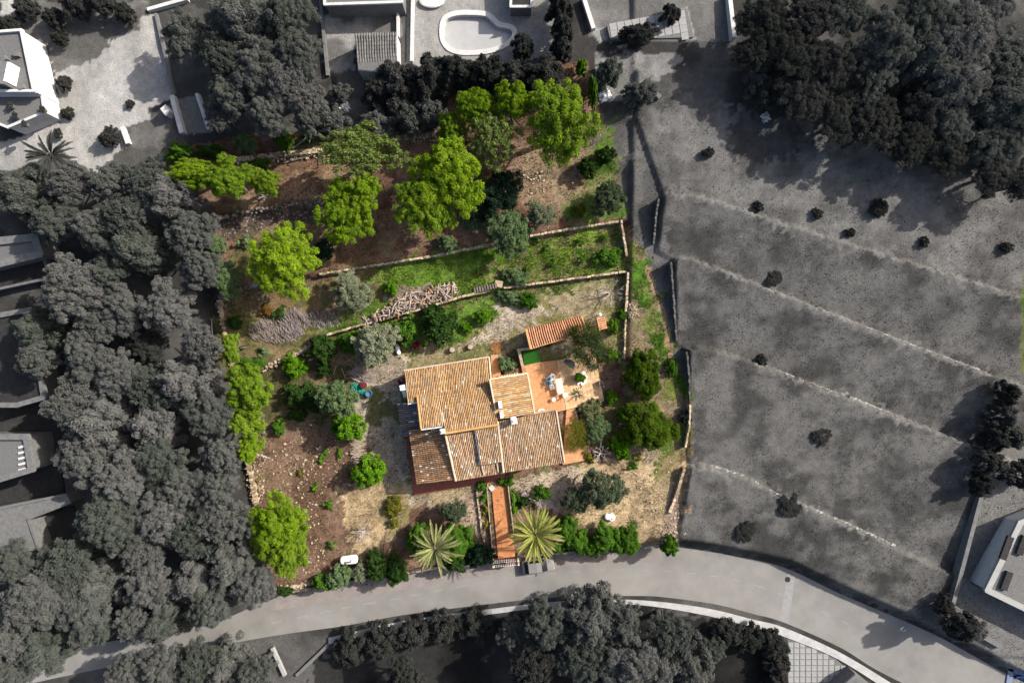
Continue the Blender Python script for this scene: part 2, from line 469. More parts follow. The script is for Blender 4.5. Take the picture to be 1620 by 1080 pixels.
    paint([(1616, 430), (1660, 430), (1660, 590), (1613, 590)], (.045, .08, .016), (.10, .095, .045), n=n2, jit=3)
    # the plot: soil first
    soil, soil2 = (.088, .049, .034), (.145, .09, .065)
    straw, straw2 = (.17, .125, .07), (.27, .20, .115)
    grav, grav2 = (.20, .165, .13), (.31, .265, .21)
    grass, grass2 = (.045, .10, .008), (.085, .175, .012)
    olive = (.075, .075, .028)
    paint(PLOT, soil, soil2, jit=2, n=n2, kind=1)
    paint(PLOT, (.085, .075, .032), None, jit=0, n=n1, thr=.60, mask=inside_poly(PPX, PPY, PLOT))
    # wooded terraces: sunlit floor painted lighter brown, shade painted into the dark rocky bank
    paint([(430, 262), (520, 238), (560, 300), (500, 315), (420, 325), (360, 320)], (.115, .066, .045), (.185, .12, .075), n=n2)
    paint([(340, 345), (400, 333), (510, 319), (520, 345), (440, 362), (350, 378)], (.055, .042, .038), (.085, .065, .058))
    paint([(480, 350), (640, 330), (640, 410), (520, 430)], (.10, .058, .036), (.165, .105, .06))
    paint([(820, 240), (930, 235), (945, 290), (905, 330), (840, 350), (815, 290)], (.12, .075, .05), (.18, .13, .085), n=n2)
    paint([(925, 235), (968, 190), (985, 320), (985, 345), (900, 352), (880, 330), (920, 300)], (.05, .095, .012), (.12, .12, .05), n=n2)
    # grass terrace
    paint([(590, 425), (640, 412), (840, 375), (985, 352), (992, 428), (797, 454), (730, 468), (640, 478), (600, 450)], (.06, .115, .012), (.10, .165, .022), n=n2, kind=2)
    paint([(795, 395), (985, 352), (992, 428), (797, 454), (740, 440)], (.15, .14, .06), (.10, .15, .02), n=n2, lo=.42, hi=.58, thr=.38, kind=2)
    paint([(340, 480), (520, 434), (590, 425), (600, 455), (585, 505), (500, 534), (470, 555), (350, 590)], (.07, .072, .025), (.15, .11, .062), n=n2, kind=3)
    paint([(470, 515), (600, 478), (640, 478), (560, 515), (498, 532)], (.065, .12, .015), (.11, .115, .05), n=n2, kind=2)
    paint([(350, 455), (420, 445), (520, 470), (500, 490), (380, 500)], (.14, .09, .05), (.075, .07, .026), n=n2)
    paint([(610, 455), (680, 448), (680, 470), (610, 478)], (.16, .125, .10), (.20, .155, .12), jit=5)
    # lower strip under the grass terrace
    paint([(500, 535), (680, 487), (790, 460), (990, 432), (985, 470), (900, 480), (800, 500), (760, 540), (690, 550), (560, 560)], (.06, .105, .014), (.15, .14, .065), n=n2, kind=2)
    paint([(690, 490), (795, 462), (790, 500), (760, 530), (710, 540)], (.065, .135, .012), (.10, .16, .03), n=n3, kind=2)
    paint([(795, 462), (810, 480), (985, 440), (990, 560), (955, 575), (830, 560), (770, 570), (640, 590), (590, 600), (560, 570), (640, 560), (720, 540), (775, 505)], (.20, .165, .105), (.13, .125, .05), n=n2, lo=.42, hi=.6, kind=3)
    paint([(790, 480), (850, 478), (880, 490), (790, 530), (700, 565), (620, 590), (585, 600), (575, 580), (640, 566), (730, 545), (775, 515)], grav, grav2, n=n2, jit=12)
    paint([(640, 566), (770, 545), (790, 556), (780, 570), (640, 590)], (.17, .145, .08), (.10, .115, .04), n=n2, lo=.42, hi=.62, kind=3)
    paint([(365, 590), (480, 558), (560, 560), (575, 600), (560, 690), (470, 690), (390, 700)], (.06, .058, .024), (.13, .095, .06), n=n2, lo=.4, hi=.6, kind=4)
    # gravel round the house
    paint([(575, 600), (640, 585), (650, 640), (640, 700), (662, 770), (780, 745), (780, 790), (720, 800), (640, 800), (610, 770), (575, 700), (560, 650)], grav, grav2, n=n2, jit=6)
    paint([(620, 768), (760, 758), (775, 790), (700, 800), (640, 790)], (.20, .155, .10), (.27, .215, .13), n=n2, jit=8, kind=3)
    paint([(720, 795), (752, 770), (775, 850), (735, 845)], (.20, .15, .11), (.25, .19, .145), n=n2, jit=4)
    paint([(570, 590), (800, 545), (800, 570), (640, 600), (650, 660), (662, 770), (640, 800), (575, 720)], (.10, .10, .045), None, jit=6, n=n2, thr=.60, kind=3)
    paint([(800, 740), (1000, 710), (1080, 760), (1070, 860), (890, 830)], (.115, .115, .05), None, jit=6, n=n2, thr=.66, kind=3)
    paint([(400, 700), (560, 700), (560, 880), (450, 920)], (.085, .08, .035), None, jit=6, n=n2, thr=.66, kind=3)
    paint([(345, 320), (640, 240), (640, 400), (360, 450)], (.17, .12, .07), None, jit=6, n=n2, thr=.62, kind=3)
    # east strip
    paint([(985, 345), (1010, 400), (1045, 480), (1068, 570), (1088, 640), (1096, 700), (1083, 740), (1000, 690), (990, 560)], (.155, .12, .075), (.105, .125, .03), n=n2, lo=.45, hi=.62, kind=3)
    paint([(1005, 385), (1020, 400), (1050, 485), (1072, 570), (1088, 640), (1070, 640), (1040, 540), (1000, 440)], (.055, .12, .012), (.13, .115, .05), n=n2, lo=.5, hi=.7, kind=2)
    paint([(1020, 415), (1030, 420), (1060, 520), (1068, 570), (1060, 575), (1045, 500)], (.21, .145, .085), (.23, .16, .1), jit=3)
    # south east dry meadow
    paint([(880, 745), (1000, 705), (1060, 690), (1090, 735), (1075, 850), (1045, 868), (1000, 872), (900, 830), (860, 800)], (.22, .165, .10), (.33, .25, .15), n=n2, kind=3)
    paint([(1040, 660), (1096, 690), (1083, 740), (1060, 760), (1030, 740)], (.15, .12, .06), (.07, .105, .02), n=n2, kind=3)
    paint([(1055, 800), (1078, 745), (1076, 850), (1040, 860)], (.16, .115, .095), (.22, .165, .14), n=n3, jit=5)
    paint([(800, 765), (900, 735), (930, 745), (930, 770), (890, 810), (830, 790)], (.23, .18, .135), (.32, .26, .20), n=n2, jit=4)
    # south west red soil
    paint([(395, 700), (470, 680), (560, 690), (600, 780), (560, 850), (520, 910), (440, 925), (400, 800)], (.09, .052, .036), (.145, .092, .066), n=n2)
    paint([(535, 775), (590, 765), (640, 800), (625, 860), (560, 880), (540, 840)], (.21, .155, .09), (.31, .23, .135), n=n2, kind=3)
    paint([(600, 770), (650, 790), (650, 830), (615, 850), (600, 810)], (.17, .14, .06), (.21, .16, .10), n=n2, kind=3)
    # road verge under the garden wall keeps its warm tint
    return C, KIND

GC, GK = ground_colour()

def quads_grid(ny, nx):
    i = np.arange(ny - 1)[:, None] * nx + np.arange(nx - 1)[None, :]
    return np.stack([i, i + 1, i + nx + 1, i + nx], -1).reshape(-1, 4)

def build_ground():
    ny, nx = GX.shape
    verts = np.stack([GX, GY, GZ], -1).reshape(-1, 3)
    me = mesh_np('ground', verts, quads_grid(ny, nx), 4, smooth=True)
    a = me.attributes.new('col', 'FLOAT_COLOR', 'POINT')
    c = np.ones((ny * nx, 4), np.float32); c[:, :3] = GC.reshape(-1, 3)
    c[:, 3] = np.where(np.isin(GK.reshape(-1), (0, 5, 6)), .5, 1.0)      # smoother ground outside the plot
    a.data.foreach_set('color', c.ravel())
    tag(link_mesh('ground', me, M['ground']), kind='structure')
build_ground()

# ------------------------------------------------------------------ road, pavement, paint
def ribbon(name, left, right, z, mat, kind='structure', thick=0.0):
    """left/right: world xy lists of equal length"""
    n = len(left); mb = MB()
    vs = []
    for a, b in zip(left, right): vs += [(a[0], a[1], z), (b[0], b[1], z)]
    fs = [(2 * i, 2 * i + 1, 2 * i + 3, 2 * i + 2) for i in range(n - 1)]
    if thick:
        m = len(vs); vs += [(p[0], p[1], p[2] - thick) for p in vs]
        fs += [(2 * i, 2 * i + 2, m + 2 * i + 2, m + 2 * i) for i in range(n - 1)] + [(2 * i + 1, m + 2 * i + 1, m + 2 * i + 3, 2 * i + 3) for i in range(n - 1)]
    mb.add(vs, fs)
    o = mb.build(name, mat)
    if kind: tag(o, kind=kind)
    return o

def smooth_line(lx, ly, xs): return [(x, float(np.interp(x, lx, ly))) for x in xs]
def catmull(pts, n=8):
    out = []
    for i in range(len(pts) - 1):
        p0 = pts[max(i - 1, 0)]; p1 = pts[i]; p2 = pts[i + 1]; p3 = pts[min(i + 2, len(pts) - 1)]
        for k in range(n):
            t = k / n
            out.append(tuple(.5 * (2 * p1[j] + (-p0[j] + p2[j]) * t + (2 * p0[j] - 5 * p1[j] + 4 * p2[j] - p3[j]) * t * t + (-p0[j] + 3 * p1[j] - 3 * p2[j] + p3[j]) * t ** 3) for j in range(len(p1))))
    out.append(tuple(pts[-1])); return out

M['road'] = surface('worn_asphalt', (.125, .121, .115), (.20, .194, .184), .22, .9, .15, 14)
M['road_old'] = surface('older_asphalt', (.115, .113, .11), (.15, .147, .142), .6, .9, .2, 14)
M['verge'] = surface('dusty_verge', (.15, .132, .124), (.21, .186, .175), .8, .95, .3, 8)
M['kerb'] = surface('pale_concrete', (.24, .24, .24), (.36, .36, .36), 1.2, .9, .2)
M['paint'] = surface('worn_road_paint', (.16, .16, .16), (.215, .215, .215), 2.0, .8)
RN = [(-300, 1122), (60, 1036), (330, 985), (440, 940), (540, 921), (640, 905), (780, 882), (880, 873), (1000, 864), (1050, 863), (1150, 877), (1240, 897), (1330, 939), (1480, 1004), (1620, 1079), (1900, 1204)]
RSx = [(-300, 1165), (60, 1078), (330, 1024), (440, 1004), (540, 990), (640, 972), (780, 954), (880, 944), (1000, 942), (1050, 944), (1130, 955), (1190, 970), (1240, 984), (1330, 1024), (1420, 1076), (1700, 1204)]
rn = catmull([W(x, y, ROADZ) for x, y in RN]); rs = catmull([W(x, y, ROADZ) for x, y in RSx])
ribbon('road', rn, rs, ROADZ + .012, M['road'])
# lighter strip of verge right under the garden wall
vn = catmull([W(x, y, ROADZ) for x, y in [(420, 947), (540, 919), (640, 903), (780, 880), (880, 871), (1000, 862), (1045, 861)]])
vs_ = catmull([W(x, y, ROADZ) for x, y in [(430, 966), (540, 948), (640, 932), (780, 908), (880, 897), (1000, 887), (1048, 885)]])
ribbon('roadside_verge', vn, vs_, ROADZ + .018, M['verge'])
# raised pavement along the far side
pv_i = catmull([W(x, y, ROADZ) for x, y in [(520, 1008), (640, 981), (780, 962), (880, 951), (1000, 948), (1110, 960), (1190, 979), (1240, 992), (1330, 1032), (1420, 1086)]])
pv_o = catmull([W(x, y, ROADZ) for x, y in [(520, 1018), (640, 990), (780, 970), (880, 958), (1000, 955), (1110, 971), (1190, 991), (1240, 1006), (1324, 1041), (1412, 1096)]])
ribbon('pavement', pv_i, pv_o, ROADZ + .14, M['kerb'], thick=.16)
# broken centre line
mid = catmull([W(x, y, ROADZ) for x, y in [(430, 985), (540, 962), (640, 944), (780, 918), (880, 906), (960, 902), (1000, 901), (1080, 905), (1150, 914), (1210, 930), (1290, 962), (1400, 1015)]], 14)
def dash_line():
    acc = 0; mbs = []
    for a, b in zip(mid[:-1], mid[1:]):
        L = math.hypot(b[0] - a[0], b[1] - a[1])
        if (acc % 3.0) < 1.2:
            t = ((b[0] - a[0]) / L, (b[1] - a[1]) / L); nrm = (-t[1] * .07, t[0] * .07)
            mbs.append((a, b, nrm))
        acc += L
    mb = MB()
    for a, b, n in mbs:
        mb.add([(a[0] - n[0], a[1] - n[1], 0), (b[0] - n[0], b[1] - n[1], 0), (b[0] + n[0], b[1] + n[1], 0), (a[0] + n[0], a[1] + n[1], 0)], [(0, 1, 2, 3)])
    o = mb.build('road_marking', M['paint'], loc=(0, 0, ROADZ + .018)); tag(o, kind='structure')
dash_line()
tr = [W(a, b, ROADZ) for a, b in ((1246, 908), (1258, 913), (1247, 985), (1233, 980))][::-1]
tag(MB().prism(tr, ROADZ, ROADZ + .017).build('asphalt_patch', M['paint']), kind='structure')
mh = MB().lathe(0, 0, [(.36, 0), (.36, .012), (.3, .014)], 18)
p = V(1246, 916, ROADZ)
tag(mh.build('manhole_cover', M['greydarkroof'], loc=(p.x, p.y, ROADZ + .012)), 'dark round manhole cover in the asphalt where the road bends', 'manhole cover')

# ------------------------------------------------------------------ stone walls
M['edgestone'] = surface('dark_grey_stone', (.04, .04, .04), (.085, .085, .085), 2.5, .95, .4, attr=True)
def resample(pts, step):
    out = [Vector(pts[0])]; acc = 0
    for a, b in zip(pts[:-1], pts[1:]):
        a = Vector(a); b = Vector(b); L = (b - a).length
        if L < 1e-6: continue
        d = step - acc
        while d <= L:
            out.append(a + (b - a) * (d / L)); d += step
        acc = (acc + L) % step
    return out

def stone_wall(name, pxy, ztop, label, width=.42, height_=1.0, mat='stone', stone=.45, jit=.22, group=None, coping=True, seed=1, zfun=None, cat='stone wall', tumbled=0.0, loose=0, zt=None):
    """Courses of irregular stones on a mortar core along a line measured in the photograph (px, py at height ztop or a list of heights)."""
    rg = random.Random(seed)
    zs = ztop if isinstance(ztop, (list, tuple)) else [ztop] * len(pxy)
    pts = [V(a, b, z) for (a, b), z in zip(pxy, zs)]
    o0 = pts[0].copy(); mb = MB()
    ws = resample(pts, stone)
    for a, b in zip(ws[:-1], ws[1:]):
        c = (a + b) / 2 - o0; d = b - a; ang = math.atan2(d.y, d.x); L = d.length
        nrows = max(1, int(round(height_ / .34)))
        rh = height_ / nrows
        for r_ in range(nrows):
            zc = c.z - rh * (r_ + .5)
            if tumbled and rg.random() < tumbled and r_ == 0: continue
            lanes = 2 if (r_ == 0 and width > .5) else 1
            for ln in range(lanes):
                off = 0 if lanes == 1 else (ln - .5) * width / 2
                wv = width / lanes * rg.uniform(.86, 1.12)
                mb.box(c.x - off * math.sin(ang) + rg.uniform(-.03, .03), c.y + off * math.cos(ang) + rg.uniform(-.04, .04), zc + rg.uniform(-.04, .04), L * rg.uniform(.82, 1.0), wv, rh * rg.uniform(.9, 1.05), ang + rg.uniform(-.12, .12), rg.uniform(.1, .95), jit, rg)
        for q in range(loose):
            s = rg.uniform(.08, .26); t = rg.uniform(-1, 1)
            mb.box(c.x - t * width * 1.3 * math.sin(ang) + rg.uniform(-.3, .3), c.y + t * width * 1.3 * math.cos(ang), c.z - height_ * min(1, abs(t)) * .8 + rg.uniform(-.05, .12), s, s * rg.uniform(.6, 1), s * .7, rg.uniform(0, 3), rg.uniform(.1, 1), .3, rg)
    o = mb.build(name, M[mat], loc=o0)
    tag(o, label, cat, group)
    return o

stone_wall('retaining_wall', [(a, b) for a, b in L1P if a >= 497 and a <= 782], Z1 + .12, 'long low retaining wall with pale top holding the firewood terrace', .26, 1.1, seed=2, stone=.6, jit=.08)
stone_wall('retaining_wall', [(797, 455), (860, 447), (917, 439), (992, 429)], Z1 + .10, 'retaining wall below the small bushes of the grass terrace, beside the steps', .26, 1.05, seed=3, stone=.5, jit=.12)
stone_wall('rubble_wall', [(365, 594), (415, 580), (475, 557), (492, 541)], Z1 + .0, 'tumbled rubble wall below the grey dead hedge', .5, .7, seed=4, stone=.26, jit=.35, tumbled=.25, loose=3, mat='stone')
stone_wall('retaining_wall', [(505, 434), (520, 431), (640, 412), (700, 402), (790, 383)], Z2 + .06, 'retaining wall between the pine wood and the bright grass terrace', .24, 1.1, seed=5, mat='stone')
stone_wall('retaining_wall', [(838, 373), (900, 362), (985, 349)], Z2 + .08, 'retaining wall above the small bushes, from olive tree to corner', .26, 1.1, seed=6, mat='stone')
stone_wall('rubble_wall', [(345, 470), (387, 454), (440, 446)], Z2, 'dark dry stone wall under the rounded pine', .5, .9, seed=7, stone=.4, jit=.3, mat='stonedark', loose=2)
stone_wall('rubble_wall', [(340, 347), (400, 332), (500, 318), (530, 314)], Z3, 'dark scattered rubble wall across the shaded wood floor', .3, .5, seed=8, stone=.28, jit=.35, mat='stonedark', tumbled=.3, loose=3)
stone_wall('rubble_wall', [(372, 252), (430, 245), (505, 238), (520, 235)], Z4 + .15, 'pale tumbled rubble wall along the top of the wood', .55, .8, seed=9, stone=.24, jit=.35, tumbled=.1, loose=5)
stone_wall('rubble_wall', [(615, 219), (650, 215), (692, 212)], Z4 + .15, 'short pale rubble wall by the leaning dead trunk', .5, .8, seed=10, stone=.24, jit=.35, loose=3)
stone_wall('garden_wall', [(983, 348), (988, 380), (993, 410)], [2.2, 2.0, 1.9], 'short low wall closing the side of the upper grass terrace', .26, .8, seed=11, stone=.5, jit=.12)
stone_wall('garden_wall', [(994, 430), (992, 470), (990, 495)], [1.3, 1.0, .9], 'short wall beside the grey dead fruit tree', .28, .9, seed=12, stone=.5, jit=.12)
stone_wall('garden_wall', [(990, 505), (989, 540), (988, 572)], [.8, .65, .5], 'thin pale wall running past the dark round bush', .2, .5, seed=13, stone=.5, jit=.12)
stone_wall('boundary_wall', [(388, 722), (397, 755), (403, 792), (406, 800)], [.6, .6, .6, .6], 'pale rubble boundary wall at the foot of the leaning pine', .5, .8, seed=14, stone=.24, jit=.35, loose=4)
stone_wall('boundary_wall', [(345, 475), (352, 510), (362, 560), (368, 590), (366, 600)], [1.4, 1.3, 1.2, 1.1, 1.0], 'pale rubble boundary wall beside the grey dead hedge', .4, .8, seed=15, stone=.26, jit=.35, loose=3)
stone_wall('boundary_wall', [(338, 395), (342, 425), (345, 468)], [2.0, 1.8, 1.6], 'pale rubble boundary wall behind the grey-green bush', .36, .8, seed=16, stone=.26, jit=.35, loose=2)
stone_wall('rubble_edging', [(441, 931), (470, 927), (520, 918), (545, 911)], .25, 'line of pale stones along the edge of the red soil above the road', .35, .3, seed=17, stone=.28, jit=.35, loose=2)
stone_wall('rubble_edging', [(415, 685), (440, 679), (455, 676)], .3, 'short line of grey stones by the small bush in the shade', .35, .35, seed=18, stone=.3, jit=.35, mat='stonedark', loose=2)
stone_wall('boundary_wall', [(1083, 741), (1075, 768), (1066, 795), (1059, 812)], [1.0, .7, .45, .25], 'curving grey wall tapering down beside the dry meadow', .34, 1.1, seed=19, stone=.5, jit=.12, mat='stone')
stone_wall('boundary_wall', [(1092, 640), (1091, 675), (1084, 712)], [1.5, 1.3, .9], 'low wall casting a long dark shadow beside the big dark bushes', .22, 1.4, seed=20, stone=.5, jit=.1, mat='stone')
EDG = [(909 + 0, 766), (911, 760), (915, 754), (921, 750), (929, 747), (938, 745), (947, 745), (955, 746), (962, 749)]
stone_wall('stone_edging', EDG, .22, 'curved ring of pale stones round the big olive tree', .24, .25, seed=21, stone=.26, jit=.25)
# street wall
stone_wall('street_wall', [(440, 940), (540, 922), (640, 907), (700, 897), (782, 884)], .6, 'long garden wall along the road below the hedge and sparse palm', .22, 2.55, seed=22, stone=.7, jit=.06, mat='stonedark', cat='garden wall')
stone_wall('street_wall', [(820, 880), (880, 875), (1000, 867), (1012, 866)], .6, 'garden wall along the road below the leafy hedge and dense palm', .22, 2.55, seed=23, stone=.7, jit=.06, mat='stonedark', cat='garden wall')
# walls of the neighbouring field
fld = 'grey terrace walls of the neighbouring field'
def fz(pts): return [max(0, G(*W(a, b - 5, 1.2))) + .12 for a, b in pts]
for i, (pts, lab) in enumerate((
        ([(1088, 311), (1180, 338), (1290, 372), (1382, 400)], 'uppermost grey terrace wall crossing the neighbouring field'),
        ([(1082, 409), (1150, 434), (1265, 478), (1400, 530), (1565, 592)], 'second grey terrace wall down, longest in the neighbouring field'),
        ([(1225, 585), (1330, 625), (1345, 620)], 'short grey terrace wall with a small return in mid field'),
        ([(1345, 628), (1440, 668), (1555, 712)], 'faint grey terrace wall continuing towards the dark hedge'),
        ([(1092, 739), (1130, 738), (1180, 755), (1225, 780), (1340, 828), (1420, 865)], 'lowest grey terrace wall crossing the rough field above the road'))):
    stone_wall('field_wall', pts, fz(pts), lab, .34, .9, mat='greystone', seed=30 + i, stone=.5, jit=.3, group=fld, loose=1)
for i, (pts, lab) in enumerate((
        ([(1042, 314), (1038, 345), (1034, 392)], 'grey edge wall of the uppermost field terrace with dark shadow beside it'),
        ([(1062, 414), (1066, 470), (1071, 540)], 'grey edge wall of the second field terrace with the broadest shadow'),
        ([(1087, 556), (1091, 600), (1092, 640)], 'grey edge wall of the third field terrace near the big dark bushes'))):
    zz = [G(*W(a + 7, b, 1.2)) + .15 for a, b in pts]
    stone_wall('field_edge_wall', pts, zz, lab, .22, 1.5, mat='edgestone', seed=40 + i, stone=.5, jit=.12)
# ------------------------------------------------------------------ clay tile roofs
def tile_material(name):
    m, nt, out = new_mat(name)
    p = nt.nodes.new('ShaderNodeBsdfPrincipled')
    a = nt.nodes.new('ShaderNodeAttribute'); a.attribute_name = 'col'
    c = mul(nt, a.outputs['Color'], ramp(nt, noise(nt, 9, 4, .7), [(.3, (.72, .7, .66)), (.68, (1.12, 1.1, 1.06))]))
    nt.links.new(c, p.inputs['Base Color']); p.inputs['Roughness'].default_value = .9; p.inputs['Specular IOR Level'].default_value = .15
    nt.links.new(p.outputs[0], out.inputs[0]); return m
M['tile'] = tile_material('clay_roof_tile')
M['pan'] = surface('clay_pan_tile', (.045, .026, .016), (.10, .055, .03), 6, .95)
M['verge_tile'] = surface('mortared_verge', (.36, .27, .19), (.52, .42, .32), 3, .9)
M['ridge_tile'] = surface('ridge_tile', (.32, .17, .06), (.48, .28, .11), 4, .9)

PAL = {
 'warm': [((.37, .215, .085), .40), ((.33, .18, .07), .20), ((.43, .31, .18), .26), ((.21, .135, .08), .12), ((.52, .47, .40), .022)],
 'sun': [((.38, .225, .09), .40), ((.35, .19, .07), .18), ((.44, .325, .19), .28), ((.24, .16, .09), .11), ((.52, .48, .40), .03)],  # slope facing the sun, its light put in as lighter tones
 'mixed': [((.35, .215, .11), .34), ((.42, .31, .20), .32), ((.20, .13, .085), .16), ((.33, .17, .065), .12), ((.57, .52, .46), .05)],
 'brown': [((.25, .14, .07), .34), ((.34, .21, .11), .26), ((.14, .095, .065), .20), ((.34, .15, .055), .10), ((.58, .54, .48), .07)],  # slope turned from the sun, shade put in as darker browns
 'dark': [((.15, .135, .13), .5), ((.10, .095, .10), .3), ((.21, .17, .14), .14), ((.5, .48, .46), .06)],  # west slope: its shade is put into the tile colours
 'clay': [((.47, .215, .105), .5), ((.42, .18, .085), .25), ((.52, .28, .15), .2), ((.33, .145, .065), .05)],
}

def tiles_mesh(A, B, C_, D, flow, pal, sp, course, seed, rad=None):
    """Cover tiles over the quad A B / D C. Rows run from edge A-B to edge D-C ('ad') or from A-D to B-C ('ab'); flow +1 if that far edge is the low one."""
    rs = np.random.RandomState(seed)
    if flow[0] == 'ad': e0a, e0b, e1a, e1b = A, B, D, C_
    else: e0a, e0b, e1a, e1b = D, A, C_, B
    if flow[1] < 0: e0a, e0b, e1a, e1b = e1b, e1a, e0b, e0a      # now e0 high, e1 low
    wid = ((e0b - e0a).length + (e1b - e1a).length) / 2; lng = ((e1a - e0a).length + (e1b - e0b).length) / 2
    nc = max(2, int(round(wid / sp))); nr = max(2, int(round(lng / course)))
    r = rad or sp * .37
    nrm = (e0b - e0a).cross(e1a - e0a).normalized()
    if nrm.z < 0: nrm = -nrm
    pals = PAL[pal]; cols = np.array([c for c, _ in pals]); pr = np.array([w for _, w in pals]); pr = pr / pr.sum()
    wav = rs.uniform(0, 6.28, 3); K = 4; verts = []; faces = []; fcol = []
    colw = rs.uniform(.78, 1.18, nc); base_c = (cols[:-1] * pr[:-1, None]).sum(0) / pr[:-1].sum()
    for i in range(nc):
        s = (i + .5) / nc
        top = e0a.lerp(e0b, s); bot = e1a.lerp(e1b, s); d = bot - top; dn = d.normalized()
        side = nrm.cross(dn).normalized()
        for j in range(nr):
            t0 = j / nr; t1 = (j + 1.12) / nr
            if j == nr - 1: t1 = (j + 1.04) / nr
            p0 = top + d * t0 + nrm * (.012 + rs.uniform(-.006, .008)); p1 = top + d * t1 + nrm * (.032 + rs.uniform(-.008, .01))
            ws = side * (.022 * math.sin(j * .9 + i * .17 + wav[0]) + .016 * math.sin(j * .37 - i * .41 + wav[1])) + nrm * (.018 * math.sin(i * .23 + j * .31 + wav[2])); p0 = p0 + ws; p1 = p1 + ws; sk = side * rs.uniform(-.016, .016)
            r0 = r * .88; r1 = r * rs.uniform(.98, 1.08)
            b = len(verts)
            for q, (p, rr) in enumerate(((p0, r0), (p1 + sk, r1))):
                for k in range(K + 1):
                    a = math.pi * k / K
                    verts.append(p + side * (math.cos(a) * rr) + nrm * (math.sin(a) * rr * .85))
            for k in range(K): faces.append((b + k, b + k + 1, b + K + 2 + k, b + K + 1 + k))
            patch = .5 + .5 * math.sin(i * .31 + seed) * math.sin(j * .43 + seed * 2)
            w = pr.copy()
            if len(w) > 4: w[-1 if pal != 'clay' else 0] *= (.15 + 1.9 * patch ** 2)
            w /= w.sum()
            pk_ = rs.choice(len(cols), p=w); cc = cols[pk_] * rs.uniform(.88, 1.1)
            if pk_ < len(cols) - 1 or pal == 'clay': cc = (cc * .68 + base_c * .32) * colw[i] * np.array([.97, 1.0, 1.12])
            if patch > .72 and pal in ('warm', 'mixed', 'brown', 'sun') and rs.rand() < .35: cc = cc * .55 + np.array([.20, .19, .15]) * .45
            fcol += [cc] * K
    return np.array([tuple(v) for v in verts]), np.array(faces), np.array(fcol)

def roof(parent, corners, flow, pal, seed, sp=.205, course=.40, thick=.14, verges=(), vmat='verge_tile', rad=None, name='roof'):
    """corners: A B C D as (px, py, z) clockwise from upper left. A slab with rows of cover tiles; verges: pairs of corner numbers that carry a mortared edge."""
    P = [V(*c) for c in corners]
    org = parent.location
    Q = [p - org for p in P]
    mb = MB()
    mb.add([tuple(q) for q in Q] + [(q.x, q.y, q.z - thick) for q in Q], [(3, 2, 1, 0), (4, 5, 6, 7), (0, 1, 5, 4), (1, 2, 6, 5), (2, 3, 7, 6), (3, 0, 4, 7)])
    slab = mb.build(name, M['pan'], parent)
    v, f, c = tiles_mesh(*Q, flow, pal, sp, course, seed, rad)
    o = link_mesh('roof_tile_cover', mesh_np('roof_tile_cover', v, f, 4, col=c, smooth=False), M['tile'], slab); tag(o, kind='stuff')
    for a, b, w_ in verges:
        m2 = MB(); m2.tube([Q[a] + Vector((0, 0, .06)), Q[b] + Vector((0, 0, .06))], w_, 6)
        m2.build('verge', M[vmat], slab)
    return slab

def wall_under(parent, corners, inset, mat, z0=-.3, drop=.16):
    P = [V(*c) - parent.location for c in corners]
    cx = sum(p.x for p in P) / 4; cy = sum(p.y for p in P) / 4
    pts = []; zt = []
    for i, p in enumerate(P):
        n1 = (P[(i + 1) % 4] - p); n2 = (P[i - 1] - p)
        n1.z *= 1; a = n1.normalized() * inset; b = n2.normalized() * inset
        q = p + a + b; pts.append((q.x, q.y)); zt.append(q.z - drop)
    pts = pts[::-1]; zt = zt[::-1]
    return MB().prism(pts, z0, zt).build('wall', M[mat], parent)

house = empty('house', (W(760, 665)[0], W(760, 665)[1], 0), label='large L-shaped country house with weathered orange tile roofs at several levels', cat='house')
P1 = [(639.5, 586, 3.75), (773.5, 564.5, 3.75), (778, 617, 4.95), (644.5, 637.5, 5.0)]
P2a = [(660, 626.5, 5.12), (694.5, 621.5, 5.12), (701.5, 673, 6.42), (666, 678, 6.42)]
P2b = [(694.5, 621.3, 5.125), (777.5, 610, 5.12), (788.5, 671.5, 6.62), (703.8, 685.5, 6.66)]
P3 = [(704.8, 688, 6.05), (789, 674, 6.05), (797.5, 747.5, 4.6), (721, 760, 4.6)]
P4 = [(752, 679, 6.45), (788.3, 673, 6.45), (795.5, 729.5, 5.4), (760.5, 735, 5.4)]
P5 = [(774.5, 600, 5.95), (834, 590, 4.4), (845.5, 653.5, 4.4), (786.5, 664, 5.95)]
P6 = [(787, 666.5, 6.5), (879.8, 649, 6.5), (892.8, 731, 5.0), (796.5, 747, 5.0)]
P7 = [(647, 680, 4.2), (703, 671.5, 5.65), (718.5, 758.5, 4.58), (660, 766, 3.4)]
P9 = [(629.3, 638, 3.0), (662, 633.5, 3.9), (670, 686, 3.9), (636.5, 691, 3.0)]
roof(house, P1, ('ad', -1), 'warm', 3, verges=((0, 1, .09), (1, 2, .11)), vmat='verge_tile')
roof(house, P2a, ('ad', -1), 'warm', 5, verges=((0, 3, .10),), vmat='ridge_tile')
roof(house, P2b, ('ad', -1), 'warm', 8, verges=((3, 2, .15),), vmat='ridge_tile')
roof(house, P3, ('ad', 1), 'mixed', 11, verges=((0, 3, .13),))
roof(house, P4, ('ad', 1), 'mixed', 13, thick=.3, verges=((0, 1, .08),), vmat='ridge_tile')
roof(house, P5, ('ab', 1), 'sun', 17, sp=.235, course=.48, verges=((0, 3, .10), (1, 2, .10), (0, 1, .09)))
roof(house, P6, ('ad', 1), 'mixed', 19, thick=.25, verges=((0, 3, .13), (1, 2, .10)))
roof(house, P7, ('ab', -1), 'brown', 23, sp=.24, course=.36)
roof(house, P9, ('ab', -1), 'dark', 29, sp=.26)
